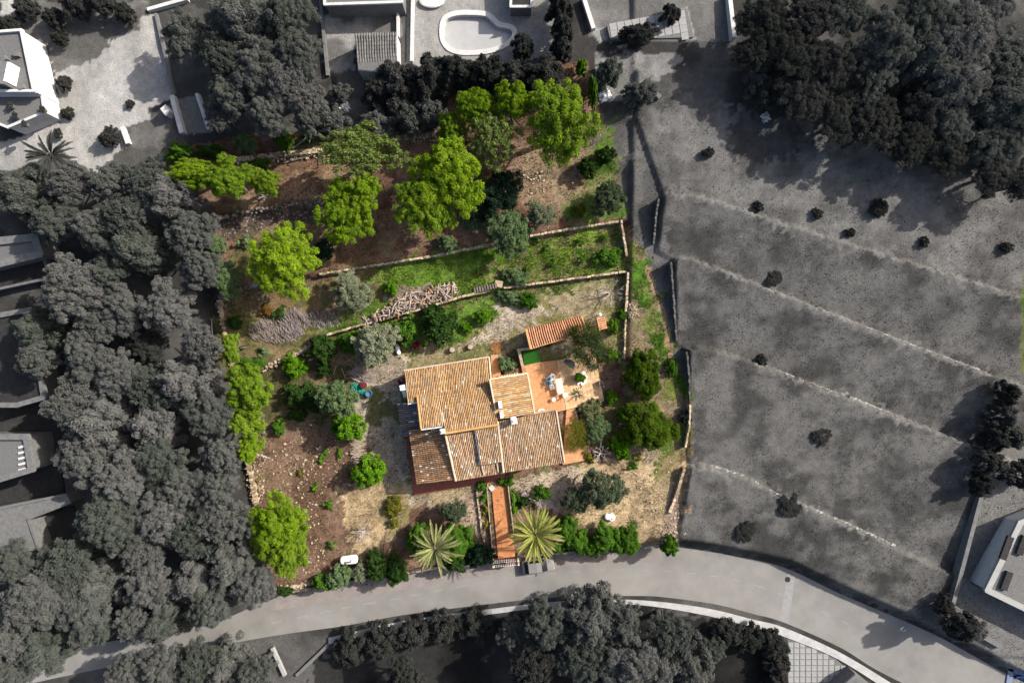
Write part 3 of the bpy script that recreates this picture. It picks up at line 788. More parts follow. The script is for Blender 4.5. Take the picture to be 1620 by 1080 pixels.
for pp, ins, dr in ((P1, .25, .16), (P2a, .12, .16), (P2b, .12, .16), (P3, .3, .18), (P4, .06, .3), (P5, .12, .16), (P6, .3, .3), (P7, .45, .16), (P9, .3, .16)):
    wall_under(house, pp, ins, 'ochre', drop=dr)
# white cornices under the high edges of the main roof
def bar(name, a, b, w, h, mat, parent):
    A = V(*a) - parent.location; B = V(*b) - parent.location; d = B - A
    c = (A + B) / 2
    mb = MB(); ang = math.atan2(d.y, d.x); n = Vector((-math.sin(ang), math.cos(ang), 0)) * w / 2
    vs = []
    for p in (A, B):
        vs += [(p.x - n.x, p.y - n.y, p.z - h), (p.x + n.x, p.y + n.y, p.z - h), (p.x + n.x, p.y + n.y, p.z), (p.x - n.x, p.y - n.y, p.z)]
    mb.add(vs, [(0, 1, 2, 3), (7, 6, 5, 4), (0, 4, 5, 1), (1, 5, 6, 2), (2, 6, 7, 3), (3, 7, 4, 0)])
    return mb.build(name, M[mat], parent)
bar('cornice', (666, 679.0, 6.2), (701, 674.1, 6.2), .2, .25, 'white', house)
bar('cornice', (645, 638.4, 4.8), (660.5, 636.1, 4.8), .2, .25, 'white', house)
bar('parapet', (751.4, 680, 6.36), (760, 735, 5.3), .14, .4, 'white', house)
bar('hip_seam', (762.5, 737, 5.18), (766, 751, 4.85), .16, .12, 'verge_tile', house)
bar('hip_seam', (786.5, 732.5, 5.18), (788.5, 746.5, 4.85), .16, .12, 'verge_tile', house)

def chimney(px, py, w, d, ztop, zbot, cap=True, holes=0, rot=.16, label=None):
    p = V(px, py, ztop) - house.location
    mb = MB(); mb.box(p.x, p.y, (ztop + zbot) / 2 - .1, w * .86, d * .86, ztop - zbot - .2, rot)
    o = mb.build('chimney', M['white'], house)
    if label: o['label'] = label
    if cap:
        m2 = MB(); ca, sa = math.cos(rot), math.sin(rot)
        q = [(p.x + (i * w / 2) * ca - (j * d / 2) * sa, p.y + (i * w / 2) * sa + (j * d / 2) * ca) for i, j in ((-1, -1), (1, -1), (1, 1), (-1, 1))]
        vs = [(x, y, ztop - .2) for x, y in q] + [(x, y, ztop - .08) for x, y in q] + [(p.x, p.y, ztop + .16)]
        m2.add(vs, [(3, 2, 1, 0), (0, 1, 5, 4), (1, 2, 6, 5), (2, 3, 7, 6), (3, 0, 4, 7), (4, 5, 8), (5, 6, 8), (6, 7, 8), (7, 4, 8)])
        m2.build('chimney_cap', M['white'], o)
    return o
chimney(699.5, 682.5, .56, .56, 7.3, 4.0)
chimney(812.8, 666, .70, .70, 7.6, 5.5)
chimney(791, 640.5, .40, .95, 7.0, 4.8, cap=False)
chimney(793.5, 656.5, .40, .85, 7.0, 4.8, cap=False)
# chimney breast on the end wall, with sloping shoulder
p = V(639, 617, 4.3) - house.location
mb = MB(); mb.box(p.x - .15, p.y + .3, 2.1, .62, .62, 4.7, .16)
o = mb.build('chimney', M['white'], house)
mb = MB(); mb.add([(p.x - .35, p.y - 1.1, 0), (p.x + .4, p.y - 1.0, 0), (p.x + .4, p.y + .1, 0), (p.x - .4, p.y, 0), (p.x - .3, p.y - 1.05, 2.6), (p.x + .4, p.y - .95, 2.6), (p.x + .35, p.y + .1, 3.9), (p.x - .38, p.y, 3.9)], [(3, 2, 1, 0), (4, 5, 6, 7), (0, 1, 5, 4), (1, 2, 6, 5), (2, 3, 7, 6), (3, 0, 4, 7)])
mb.build('chimney_shoulder', M['white'], o)

# porch paving round the house
M['redpave'] = surface('red_clay_paving', (.13, .045, .034), (.21, .075, .055), 3, .9, .2)  # red darkened to carry the shade round the house
def slab(name, pts, z, th, mat, z_at=None, kind='structure', parent=None):
    q = [W(a, b, z if z_at is None else z_at) for a, b in pts]
    o = MB().prism(q, z - th, z).build(name, M[mat], parent)
    if kind and parent is None: tag(o, kind=kind)
    return o
slab('porch_paving', [(641, 688), (662, 674), (800, 650), (862, 652), (872, 722), (874, 733), (800, 748), (795, 760), (722, 772), (655, 784)][::-1], .16, .5, 'redpave')

# ------------------------------------------------------------------ patio, garden path and steps: paving laid tile by tile
def pave_material(name, lo, hi):
    m, nt, out = new_mat(name); p = nt.nodes.new('ShaderNodeBsdfPrincipled')
    a = nt.nodes.new('ShaderNodeAttribute'); a.attribute_name = 'v'
    c = ramp(nt, a.outputs['Fac'], [(0, lo), (1, hi)])
    c = mul(nt, c, ramp(nt, noise(nt, 2.0, 6, .7), [(.3, (.74, .7, .66)), (.7, (1.1, 1.1, 1.1))]))
    nt.links.new(c, p.inputs['Base Color']); p.inputs['Roughness'].default_value = .85; p.inputs['Specular IOR Level'].default_value = .2
    nt.links.new(p.outputs[0], out.inputs[0]); return m
M['pave_pale'] = pave_material('pale_clay_paving', (.43, .285, .16), (.53, .37, .215))
M['pave_orange'] = pave_material('orange_clay_paving', (.35, .17, .08), (.46, .24, .12))
M['pave_path'] = pave_material('terracotta_paving', (.36, .13, .045), (.46, .185, .07))
M['grout'] = surface('mortar_joint', (.30, .19, .11), (.40, .27, .16), 3, .95)
def paving(name, quad, z, mat, size, seed, poly=None, joint=.02):
    """quad: four px corners; a bed with separate tiles on it."""
    rg = random.Random(seed)
    q = [Vector((*W(a, b, z), z)) for a, b in quad]
    pts = [(v.x, v.y) for v in q]
    bed = MB().prism(pts[::-1], z - .5, z).build(name, M['grout']); tag(bed, kind='structure')
    mb = MB(); e1 = q[1] - q[0]; e2 = q[3] - q[0]
    nu = max(1, int(e1.length / size)); nv = max(1, int(e2.length / size))
    for i in range(nu):
        for j in range(nv):
            def at(u, v): return q[0].lerp(q[1], u).lerp(q[3].lerp(q[2], u), v)
            du = joint / e1.length; dv = joint / e2.length
            c = [at(i / nu + du, j / nv + dv), at((i + 1) / nu - du, j / nv + dv), at((i + 1) / nu - du, (j + 1) / nv - dv), at(i / nu + du, (j + 1) / nv - dv)]
            h = rg.uniform(.012, .022)
            mb.add([(p.x, p.y, z + h) for p in c[::-1]] + [(p.x, p.y, z - .01) for p in c[::-1]], [(0, 1, 2, 3), (0, 4, 5, 1), (1, 5, 6, 2), (2, 6, 7, 3), (3, 7, 4, 0)], min(1, max(0, rg.gauss(.5, .28))))
    t = mb.build('paving_tile', M[mat], bed); tag(t, kind='stuff')
    return bed
paving('patio', [(880, 570), (941, 559), (956, 634), (896, 648)], .30, 'pave_pale', .45, 4)
paving('patio', [(824, 577), (879.6, 569.5), (895.6, 648), (840, 660)], .29, 'pave_orange', .45, 5)
paving('patio', [(776, 562), (787, 560.5), (793, 598), (779, 600)], .6, 'pave_orange', .42, 6)
paving('patio', [(896, 648.5), (911, 646), (926, 728), (890, 735)], .27, 'pave_orange', .42, 9)
paving('garden_path', [(777.5, 770), (803, 768), (815, 880), (788, 883)], .14, 'pave_path', .3, 7)

def steps(name, a, b, w_px, n, z_hi, z_lo, label, mat, riser):
    """a flight that descends from a to b (px), each tread a slab"""
    root = empty(name, V(*a, z_lo), label=label, cat='steps')
    A = V(a[0], a[1], z_hi); B = V(b[0], b[1], z_lo)
    d = (B - A); d.z = 0; L = d.length; t = d.normalized(); ang = math.atan2(t.y, t.x)
    for i in range(n):
        z = z_hi - (z_hi - z_lo) * (i + .5) / n
        c = A + d * ((i + .5) / n) - root.location
        MB().box(c.x, c.y, z - root.location.z - .25, L / n * .98, w_px / PPM, .5, ang).build('step', M[riser], root)
        MB().box(c.x - t.x * .03, c.y - t.y * .03, z - root.location.z + .025, L / n * .62, w_px / PPM, .05, ang).build('tread', M[mat], root)
    return root
steps('patio_steps', (789, 598.5), (821, 593), 8, 8, 1.0, .36, 'short flight of red steps with pale nosings between house and patio', 'verge_tile', 'redpave')
steps('garden_steps', (786, 451), (749, 460), 8.5, 9, 1.75, 1.0, 'dark stone steps built along the terrace wall beside the firewood', 'stonedark', 'greydarkroof')
mb = MB(); c = V(789, 449, 1.7); mb.box(0, 0, -.4, .95, .8, .8, -.2)
tag(mb.build('landing', M['stone'], loc=c), 'square stone landing at the head of the dark garden steps', 'landing')

# path edging, planting bed walls
def kerb_wall(pxy, z, label, w=.16, h=.35, mat='stone', name='path_edging'):
    pts = [V(a, b, z) for a, b in pxy]; mb = MB(); o0 = pts[0].copy()
    for a, b in zip(pts[:-1], pts[1:]):
        d = b - a; c = (a + b) / 2 - o0; mb.box(c.x, c.y, -h / 2, d.length + .02, w, h, math.atan2(d.y, d.x))
    tag(mb.build(name, M[mat], loc=o0), label, 'edging')
kerb_wall([(770, 768), (780, 885)], .42, 'pale low wall on the planted bed side of the terracotta path, near the sparse palm', .1, .45, 'stone')
kerb_wall([(803.5, 766), (810, 820), (813, 846)], .62, 'taller low wall on the shaded side of the terracotta path, near the dense palm', .12, .6, 'stone')
stone_wall('bed_edging', [(753, 770), (757, 800), (762, 840), (766, 858)], .35, 'line of pale stones edging the planted bed beside the path', .2, .35, seed=51, stone=.28, jit=.25)
stone_wall('bed_edging', [(911, 650), (913, 662), (914, 672), (918, 682), (922, 686)], .5, 'short stone edging of the cactus bed below the patio', .22, .35, seed=52, stone=.28, jit=.25)

# ------------------------------------------------------------------ shed, bread oven, stone enclosure
shed = empty('shed', (W(880, 527)[0], W(880, 527)[1], .3), label='narrow shed with new reddish clay tile roof above the patio', cat='shed')
S = [(831, 520.4, 2.9), (919.5, 499.4, 2.9), (928.5, 525, 2.3), (839, 552, 2.3)]
roof(shed, S, ('ad', 1), 'clay', 31, sp=.285, course=.42, rad=.095, verges=((0, 3, .09), (1, 2, .09), (3, 2, .05)), vmat='ridge_tile')
wall_under(shed, S, .22, 'ochre', z0=-.4)
oven = empty('bread_oven', (W(947, 512)[0], W(947, 512)[1], .4), label='tiny outbuilding with gabled clay roof at the end of the shed', cat='outbuilding')
O1 = [(931.5, 508, 1.7), (944, 503.5, 2.15), (948.5, 523, 2.15), (935, 526, 1.7)]
O2 = [(944.2, 503.4, 2.15), (956, 501, 1.75), (960, 519.5, 1.75), (948.7, 522.9, 2.15)]
roof(oven, O1, ('ab', -1), 'mixed', 33, sp=.25, course=.4); roof(oven, O2, ('ab', 1), 'clay', 34, sp=.25, course=.4, verges=((0, 3, .08),), vmat='ridge_tile')
wall_under(oven, [O1[0], O1[1], O1[2], O1[3]], .1, 'ochre', z0=-.4); wall_under(oven, O2, .1, 'ochre', z0=-.4)
p = V(950, 497.5, 2.3) - oven.location
MB().tube([(p.x, p.y, -.3), (p.x, p.y, 1.7)], .09, 8).build('flue', M['white'], oven)
MB().lathe(p.x, p.y, [(.2, 1.7), (.16, 1.8), (.02, 1.86)], 10).build('flue_cowl', M['white'], oven)
kerb_wall([(818, 553.5), (838, 551)], 1.1, 'short stone wall joining the shed to the green enclosure', .32, .9, 'stone', 'stone_wall')
kerb_wall([(821, 555), (827, 579)], 1.1, 'stone wall closing the end of the green lawn strip beside the shed', .36, .9, 'stone', 'stone_wall')
M['turf'] = surface('artificial_turf', (.006, .048, .004), (.015, .08, .006), 8, .95, .4)  # green lowered to include the partial shade on it
q = [W(a, b, .35) for a, b in ((827, 556), (849, 553), (858, 571), (830, 578))][::-1]
tag(MB().prism(q, .0, .36).build('turf_mat', M['turf']), 'vivid green turf rectangle behind the stone wall by the patio', 'turf')

# ------------------------------------------------------------------ patio furniture
M['bluepl'] = surface('blue_plastic', (.05, .13, .19), (.08, .19, .27), 4, .4, spec=.5)
M['tabletop'] = surface('stone_table', (.42, .36, .32), (.52, .46, .42), 5, .7)
M['tarp_dark'] = surface('charcoal_canvas', (.045, .05, .065), (.085, .09, .11), 4, .8)
M['tarp_green'] = surface('green_canvas', (.03, .12, .02), (.05, .19, .03), 4, .8)
ZP = .315
t = empty('patio_table', V(885.6, 610.5, ZP + .75) - Vector((0, 0, .75)), .17, 'long pale stone table standing on the patio among chairs', 'table')
MB().box(0, 0, .72, .84, 1.92, .06).build('table_top', M['tabletop'], t)
for i in (-1, 1):
    for j in (-1, 1): MB().box(i * .32, j * .82, .345, .08, .08, .69).build('leg', M['tabletop'], t)

def chair(px, py, rz, mat, label, group):
    c = empty('plastic_chair', V(px, py, ZP + .4) - Vector((0, 0, .4)), rz, label, 'chair', group)
    m = M[mat]; mb = MB(); mb.lathe(0, 0, [(.235, .40), (.25, .43), (.22, .445), (.0, .43)], 16); mb.build('seat', m, c)
    bk = MB(); n = 9
    for k in range(n):
        a0 = math.pi * (.72 + .56 * k / n) ; a1 = math.pi * (.72 + .56 * (k + .86) / n)
        for a in ((a0, a1),):
            vs = []
            for aa in a:
                for rr, z in ((.24, .44), (.27, .44), (.34, .86), (.31, .86)): vs.append((math.cos(aa) * rr, math.sin(aa) * rr, z))
            bk.add(vs, [(0, 1, 2, 3), (7, 6, 5, 4), (0, 4, 5, 1), (1, 5, 6, 2), (2, 6, 7, 3), (3, 7, 4, 0)])
    bk.build('backrest', m, c)
    for s in (-1, 1):
        MB().tube([(-.27, s * .24, .66), (.0, s * .28, .66), (.2, s * .26, .63), (.2, s * .23, .42)], .022, 6).build('armrest', m, c)
        for f in (-1, 1): MB().tube([(f * .17, s * .17, .42), (f * .23, s * .22, .0)], [.025, .02], 6).build('leg', m, c)
    return c
gch = 'plastic chairs on the patio'
chair(873.5, 594.5, 2.9, 'plastic', 'white plastic chair furthest from the house in the row by the table', gch)
chair(873.8, 603.2, 3.1, 'plastic', 'white plastic chair in the middle of the row, between table and blue chairs', gch)
chair(872.6, 612, 3.4, 'plastic', 'white plastic armchair at the near end of the row beside the table', gch)
chair(894.2, 624.6, 1.9, 'plastic', 'white plastic chair at the corner of the table on pale paving', gch)
chair(867, 598.2, 2.7, 'bluepl', 'blue plastic chair touching the furthest white chair of the row', gch)
chair(865.8, 605.8, 3.2, 'bluepl', 'blue plastic chair touching the middle white chair of the row', gch)
s_ = empty('stool', V(876, 632.2, ZP + .45) - Vector((0, 0, .45)), 0, 'round white stool on its own between table and house', 'stool')
MB().lathe(0, 0, [(.2, .40), (.24, .42), (.24, .46), (.2, .48)], 16).build('seat', M['plastic'], s_)
for k in range(4): MB().tube([(.14 * math.cos(k * 1.57 + .8), .14 * math.sin(k * 1.57 + .8), .41), (.2 * math.cos(k * 1.57 + .8), .2 * math.sin(k * 1.57 + .8), 0)], .022, 6).build('leg', M['plastic'], s_)
# parasol, half folded
u = empty('parasol', V(900.5, 575.5, ZP + 1.7) - Vector((0, 0, 1.7)), 0, 'half folded charcoal and green parasol at the edge of the patio', 'parasol')
MB().tube([(0, 0, 0), (0, 0, 2.1)], .03, 8).build('pole', M['tarp_dark'], u)
MB().lathe(0, 0, [(.25, 0), (.25, .06), (.05, .1)], 14).build('base', M['tarp_dark'], u)
tip = (-.05, .1, 2.15)
ring = [(-.75, .28, 1.75), (-.42, .62, 1.8), (.1, .55, 1.75), (.62, .28, 1.8), (.72, -.15, 1.7), (.55, -.62, 1.6), (.05, -.42, 1.65), (-.35, -.1, 1.7)]
for k in range(8):
    a, b = ring[k], ring[(k + 1) % 8]
    mm = 'tarp_green' if k in (5, 6) else 'tarp_dark'
    mb = MB(); mb.add([tip, a, b, (tip[0], tip[1], tip[2] - .02), (a[0], a[1], a[2] - .02), (b[0], b[1], b[2] - .02)], [(2, 1, 0), (3, 4, 5), (0, 1, 4, 3), (1, 2, 5, 4), (2, 0, 3, 5)]); mb.build('canopy_panel', M[mm], u)
# small boxes and lamp post at the patio rim
for (px, py, lab) in ((944, 579, 'wooden planter box at the upper outer edge of the patio'), (949.5, 606, 'wooden planter box at the foot of the thin lamp post')):
    b = empty('planter_box', V(px, py, ZP), .17, lab, 'planter', 'planter boxes along the outer edge of the patio')
    for sx, sy, w_, d_ in ((-.2, 0, .05, .62), (.2, 0, .05, .62), (0, .3, .36, .05), (0, -.3, .36, .05)):
        MB().box(sx, sy, .3, w_, d_, .6).build('side', M['bark'], b)
    MB().box(0, 0, .22, .35, .55, .44).build('earth', M['stonedark'], b)
lp = empty('lamp_post', V(951, 609.5, ZP), 0, 'thin lamp post whose shadow line crosses the pale patio', 'lamp post')
MB().tube([(0, 0, 0), (0, 0, 2.0)], .035, 8).build('post', M['tarp_dark'], lp); MB().lathe(0, 0, [(.06, 2.0), (.10, 2.05), (.09, 2.2), (.02, 2.25)], 10).build('lantern', M['tarp_dark'], lp)
# white round garden basin glimpsed past the roof edge
bs = empty('garden_basin', V(857, 653, .3), 0, 'round white garden basin half hidden by the roof edge', 'basin')
MB().lathe(0, 0, [(.42, 0), (.5, .35), (.58, .5), (.58, .56), (.46, .56), (.42, .42), (.0, .40)], 20).build('bowl', M['white'], bs)

# ------------------------------------------------------------------ yard things
def on(px, py): return Gp(px, py)
for (px, py, r_, lab) in ((716, 553, .36, 'sawn log stump, nearer the white cylinder, on the gravel track behind the house'), (744.5, 548.5, .34, 'sawn log stump, nearer the rusty dead plant, on the gravel track behind the house')):
    b = on(px, py); st = empty('log_stump', b, 0, lab, 'stump', 'pair of log stumps on the gravel track')
    MB().lathe(0, 0, [(r_ * 1.05, -.05), (r_, .3), (r_ * .97, .62)], 12).build('trunk_section', M['bark'], st); MB().lathe(0, 0, [(r_ * .9, .621), (r_ * .88, .635)], 12).build('sawn_face', M['log'], st)
b = on(630, 553)
gcy = empty('gas_cylinder', b, .2, 'white gas cylinder lying on the gravel by the pale olive', 'gas cylinder')
mb = MB(); mb.tube([(0, -.62, .3), (0, -.55, .3), (0, -.45, .3), (0, .45, .3), (0, .55, .3), (0, .62, .3)], [.05, .2, .27, .27, .2, .08], 14); mb.build('body', M['plastic'], gcy, smooth=True)
MB().tube([(0, .6, .3), (0, .72, .3)], .12, 10).build('collar', M['greywhite'], gcy)
M['bluemetal'] = surface('blue_drum', (.02, .07, .16), (.05, .13, .25), 3, .5, spec=.5)
M['water'] = surface('drum_water', (.06, .13, .22), (.09, .18, .28), 2, .08, spec=.6)
M['maroon'] = surface('maroon_lid', (.065, .010, .012), (.10, .018, .02), 3, .6)
M['teal'] = surface('teal_tarpaulin', (.008, .15, .11), (.02, .28, .20), 5, .6, .6, 6)
b = on(585, 622); d = empty('water_drum', b, 0, 'blue water drum at the tip of the house shadow', 'drum')
MB().lathe(0, 0, [(.36, 0), (.40, .2), (.38, .45), (.42, .7), (.42, .74), (.37, .74), (.36, .55), (.36, .5)], 18).build('barrel', M['bluemetal'], d, smooth=True)
MB().lathe(0, 0, [(.355, .52), (.2, .525)], 18).build('water_surface', M['water'], d)
b = on(576.5, 609); d = empty('barrel', b, 0, 'maroon lidded barrel beside the heap of pruned branches', 'barrel')
MB().lathe(0, 0, [(.36, 0), (.40, .3), (.38, .7)], 18).build('body', M['maroon'], d, smooth=True); MB().lathe(0, 0, [(.40, .7), (.40, .75), (.1, .78)], 18).build('lid', M['maroon'], d)
def crumple(cx, n, sx, sy, h, seed):
    rg = np.random.RandomState(seed); mb = MB(); N = 12; vs = []; fs = []
    for j in range(N):
        for i in range(N):
            u, v = i / (N - 1) * 2 - 1, j / (N - 1) * 2 - 1
            k = max(abs(u), abs(v)); e = max(0, 1 - k ** 3)
            vs.append((u * sx * (1 + .15 * rg.randn()), v * sy * (1 + .15 * rg.randn()), .03 + e * (h * rg.rand())))
    for j in range(N - 1):
        for i in range(N - 1): fs.append((j * N + i, j * N + i + 1, (j + 1) * N + i + 1, (j + 1) * N + i))
    return mb.add(vs, fs)
tag(crumple(0, 0, .55, .45, .5, 3).build('tarpaulin', M['teal'], loc=on(562.5, 612.5), rz=-.6), 'crumpled teal tarpaulin, smaller heap tucked under the olive', 'tarpaulin')
tag(crumple(0, 0, .62, .38, .45, 4).build('tarpaulin', M['teal'], loc=on(570.5, 619), rz=-.5), 'crumpled teal tarpaulin lying next to the blue drum', 'tarpaulin')
def plank(a, b, z, w_, label):
    A = on(*a); B = on(*b); A.z += z; B.z += z * .6; c = A.copy()
    mb = MB(); mb.tube([(0, 0, 0), tuple(B - A)], w_, 6); tag(mb.build('pole', M['log'], loc=c), label, 'wooden pole')
plank((557, 597), (571, 604), .5, .07, 'straight pale pole leaning against the maroon barrel')
plank((577, 604), (583, 610), .4, .05, 'short pale pole beyond the maroon barrel')
plank((541, 582), (547, 598), .3, .04, 'thin pale pole lying in dry grass above the grey-green olive')
plank((533, 578), (528, 592), .3, .035, 'thinnest pale pole at the edge of the shade in dry grass')
# white fuel tank by the street hedge
b = on(554.5, 882); tk = empty('fuel_tank', b, .12, 'white gas tank on the red soil beside the street hedge', 'tank')
mb = MB(); L = 1.12; prof = [(-L, .12), (-L + .07, .38), (-L + .2, .52), (-L + .4, .56), (L - .4, .56), (L - .2, .52), (L - .07, .38), (L, .12)]
mb.tube([(x, 0, .78) for x, r_ in prof], [r_ for x, r_ in prof], 20); mb.build('tank_body', M['plastic'], tk, smooth=True)
MB().box(-.05, -.1, 1.37, .75, .16, .1).build('valve_rail', M['tarp_dark'], tk); MB().box(.55, .05, 1.36, .35, .4, .16).build('valve_hood', M['greywhite'], tk)
for sx in (-.6, .6): MB().box(sx, 0, .12, .2, .7, .3).build('foot', M['stonedark'], tk)
# two round stones
for (px, py, r_, lab, hole) in ((960.5, 816.5, .40, 'smaller smooth pale boulder of the pair on the dry meadow', 0), (966.5, 817.5, .50, 'larger pale millstone of the pair, with a dark hollow, on the dry meadow', 1)):
    b = on(px, py); s_ = empty('round_stone', b, 0, lab, 'boulder')
    MB().lathe(0, 0, [(r_ * .85, -.05), (r_, .12), (r_ * .98, .3), (r_ * .8, .42), (r_ * .3, .46)], 18).build('stone_body', M['white'], s_, smooth=True)
    if hole: MB().lathe(.05, -.1, [(.14, .455), (.13, .475)], 12).build('hollow', M['greystone'], s_)
# board, pots
b = V(778, 771.5, .16); bd = MB(); bd.box(0, 0, .05, .62, .62, .04, .7); tag(bd.build('board', M['greywhite'], loc=b + Vector((0, 0, .02))), 'pale square board lying at the head of the terracotta path', 'board')
M['yellowpot'] = surface('yellow_pot', (.40, .26, .03), (.5, .33, .05), 4, .7)
b = V(773.5, 766, .2); pt = empty('flower_pot', b, 0, 'yellow flower pot beside the pale board', 'pot'); MB().lathe(0, 0, [(.16, 0), (.22, .35), (.22, .4), (.17, .4), (.15, .3)], 14).build('pot_body', M['yellowpot'], pt); MB().lathe(0, 0, [(.16, .3), (.02, .32)], 12).build('earth', M['stonedark'], pt)
# ------------------------------------------------------------------ plants: builders
def unit(a): return a / np.maximum(np.linalg.norm(a, axis=-1, keepdims=True), 1e-9)

def foliage(name, cen, rad, total, size, aspect, rs, tilt=.45, zsq=.8, twig=.03, low=-.35, fluff=.3, along=0.0):
    """Leaf-sized faces spread over many overlapping clumps. along: 1 makes long leaves that point outwards."""
    w = rad ** 2; cnt = np.maximum(6, (total * w / w.sum()).astype(int))
    idx = np.repeat(np.arange(len(cen)), cnt); n = len(idx)
    th = rs.uniform(0, 2 * np.pi, n); cz = rs.uniform(low, 1, n); sq = np.sqrt(1 - cz ** 2)
    d = np.stack([np.cos(th) * sq, np.sin(th) * sq, cz], -1)
    u = 1 - fluff * rs.rand(n) ** 1.5 + .12 * rs.randn(n) * (rs.rand(n) < .3)
    pos = cen[idx] + d * (rad[idx] * u)[:, None] * np.array([1, 1, zsq])
    nrm = unit(d * (1 - tilt) + unit(rs.randn(n, 3)) * tilt + np.array([0, 0, .25]))
    t = unit(np.cross(nrm, unit(rs.randn(n, 3))))
    if along: t = unit(t * (1 - along) + d * along); nrm = unit(np.cross(t, unit(rs.randn(n, 3))))
    b = np.cross(nrm, t)
    s = size * rs.uniform(.6, 1.35, n)[:, None]
    l = s * aspect
    tip = .35
    verts = np.stack([pos - t * l - b * s * .5, pos - t * l + b * s * .5, pos + t * l + b * s * tip, pos + t * l - b * s * tip], 1).reshape(-1, 3)
    faces = np.arange(n * 4).reshape(n, 4)
    cb = rs.uniform(.30, .75, len(cen))[idx]
    v = np.clip(cb + rs.uniform(-.28, .28, n), .08, 1.0)
    v[rs.rand(n) < twig] = 0
    return mesh_np(name, verts, faces, 4, attr=v)

def pine_clumps(rs, Rr, n=240, zr=.6, fill=.72):
    """Cauliflower crown: a handful of rounded boughs, each covered with small tufted clumps."""
    nl = rs.randint(8, 12); c = []; r = []
    la = rs.uniform(0, 6.28) + np.arange(nl) * 2.4; lr = .68 * np.sqrt((np.arange(nl) + .3) / nl) * rs.uniform(.85, 1.12, nl)
    ls = rs.uniform(.30, .42, nl); lz = .30 * (1 - lr) + rs.uniform(-.10, .12, nl) - .25 * lr ** 2
    for k in range(n):
        q = rs.randint(0, nl)
        o = np.array([math.cos(la[q]) * lr[q], math.sin(la[q]) * lr[q], lz[q]]); s = ls[q]
        th = rs.uniform(0, 6.28); cz = rs.uniform(-.2, 1); sq = math.sqrt(1 - cz * cz)
        p = o + np.array([math.cos(th) * sq, math.sin(th) * sq, cz * zr * 1.1]) * s * rs.uniform(.62, 1.05)
        c.append(p * Rr); r.append(Rr * rs.uniform(.075, .14))
    for q in range(nl):
        c.append(np.array([math.cos(la[q]) * lr[q] * .92, math.sin(la[q]) * lr[q] * .92, lz[q] - .04]) * Rr); r.append(Rr * ls[q] * fill)
    c = np.array(c); m = np.percentile(np.linalg.norm(c[:, :2], axis=1), 95); c[:, :2] *= (Rr * .96) / m
    return c, np.array(r)

def blob_clumps(rs, Rr, n, zr=.7, small=(.14, .26)):
    th = rs.uniform(0, 6.28, n); cz = rs.uniform(-.2, 1, n); sq = np.sqrt(1 - cz ** 2)
    lob = 1 + .16 * np.sin(2 * th + rs.uniform(0, 6)) + .12 * np.sin(3 * th + rs.uniform(0, 6)) + .08 * np.sin(5 * th + rs.uniform(0, 6))
    rr = rs.uniform(.25, .92, n) ** .6 * lob * .82
    c = np.stack([np.cos(th) * sq * rr, np.sin(th) * sq * rr, cz * zr * rs.uniform(.6, 1, n)], -1) * Rr
    m = np.percentile(np.linalg.norm(c[:, :2], axis=1), 93); c[:, :2] *= Rr * .92 / m
    return c, Rr * rs.uniform(small[0], small[1], n)

CROWN = {}
def variants(kind, n, fn): CROWN[kind] = [fn(np.random.RandomState(1000 + 37 * k + sum(map(ord, kind)))) for k in range(n)]
variants('pine', 5, lambda rs: foliage('pine_crown', *pine_clumps(rs, 4.2, 300), 38000, .082, 1.25, rs, .45, .85, .08, -.35, .55))
variants('sparse', 3, lambda rs: foliage('sparse_pine_crown', *pine_clumps(rs, 4.2, 220, .5, .6), 20000, .095, 1.2, rs, .65, .8, .12, -.6, .8))
variants('olive', 4, lambda rs: foliage('olive_crown', *blob_clumps(rs, 2.6, 150, .75, (.09, .18)), 17000, .065, 1.8, rs, .65, .95, .06, -.6, .75))
variants('shrub', 4, lambda rs: foliage('shrub_crown', *blob_clumps(rs, 1.6, 90, .75, (.12, .22)), 9500, .075, 1.3, rs, .6, .95, .03, -.5, .65))
variants('broad', 3, lambda rs: foliage('leafy_crown', *blob_clumps(rs, 1.6, 50, .8, (.13, .24)), 3600, .11, 1.6, rs, .6, .95, .03, -.5, .75))
variants('dense', 2, lambda rs: foliage('dense_crown', *blob_clumps(rs, 2.6, 170, .8, (.12, .2)), 24000, .07, 1.3, rs, .42, .9, .03, -.4, .45))
variants('small', 3, lambda rs: foliage('small_crown', *blob_clumps(rs, .6, 10, .9, (.2, .36)), 420, .07, 1.4, rs, .5, .9, .03, -.5, .5))
variants('spiky', 2, lambda rs: foliage('spiky_crown', *blob_clumps(rs, 2.4, 34, .8, (.24, .42)), 3200, .045, 6.5, rs, .5, .9, .10, -.6, .8, .75))
variants('cypress', 2, lambda rs: foliage('cypress_crown', *(lambda c, r: (c * np.array([.8, .8, 3.0]), r))(*blob_clumps(rs, .9, 40, .9, (.2, .34))), 2600, .09, 1.1, rs, .45, 1.0, .02, -.6, .4))
variants('agave', 2, lambda rs: foliage('blades', np.zeros((1, 3)), np.array([.35]), 42, .07, 6, rs, .3, .6, .0, -.1, .2, .97))

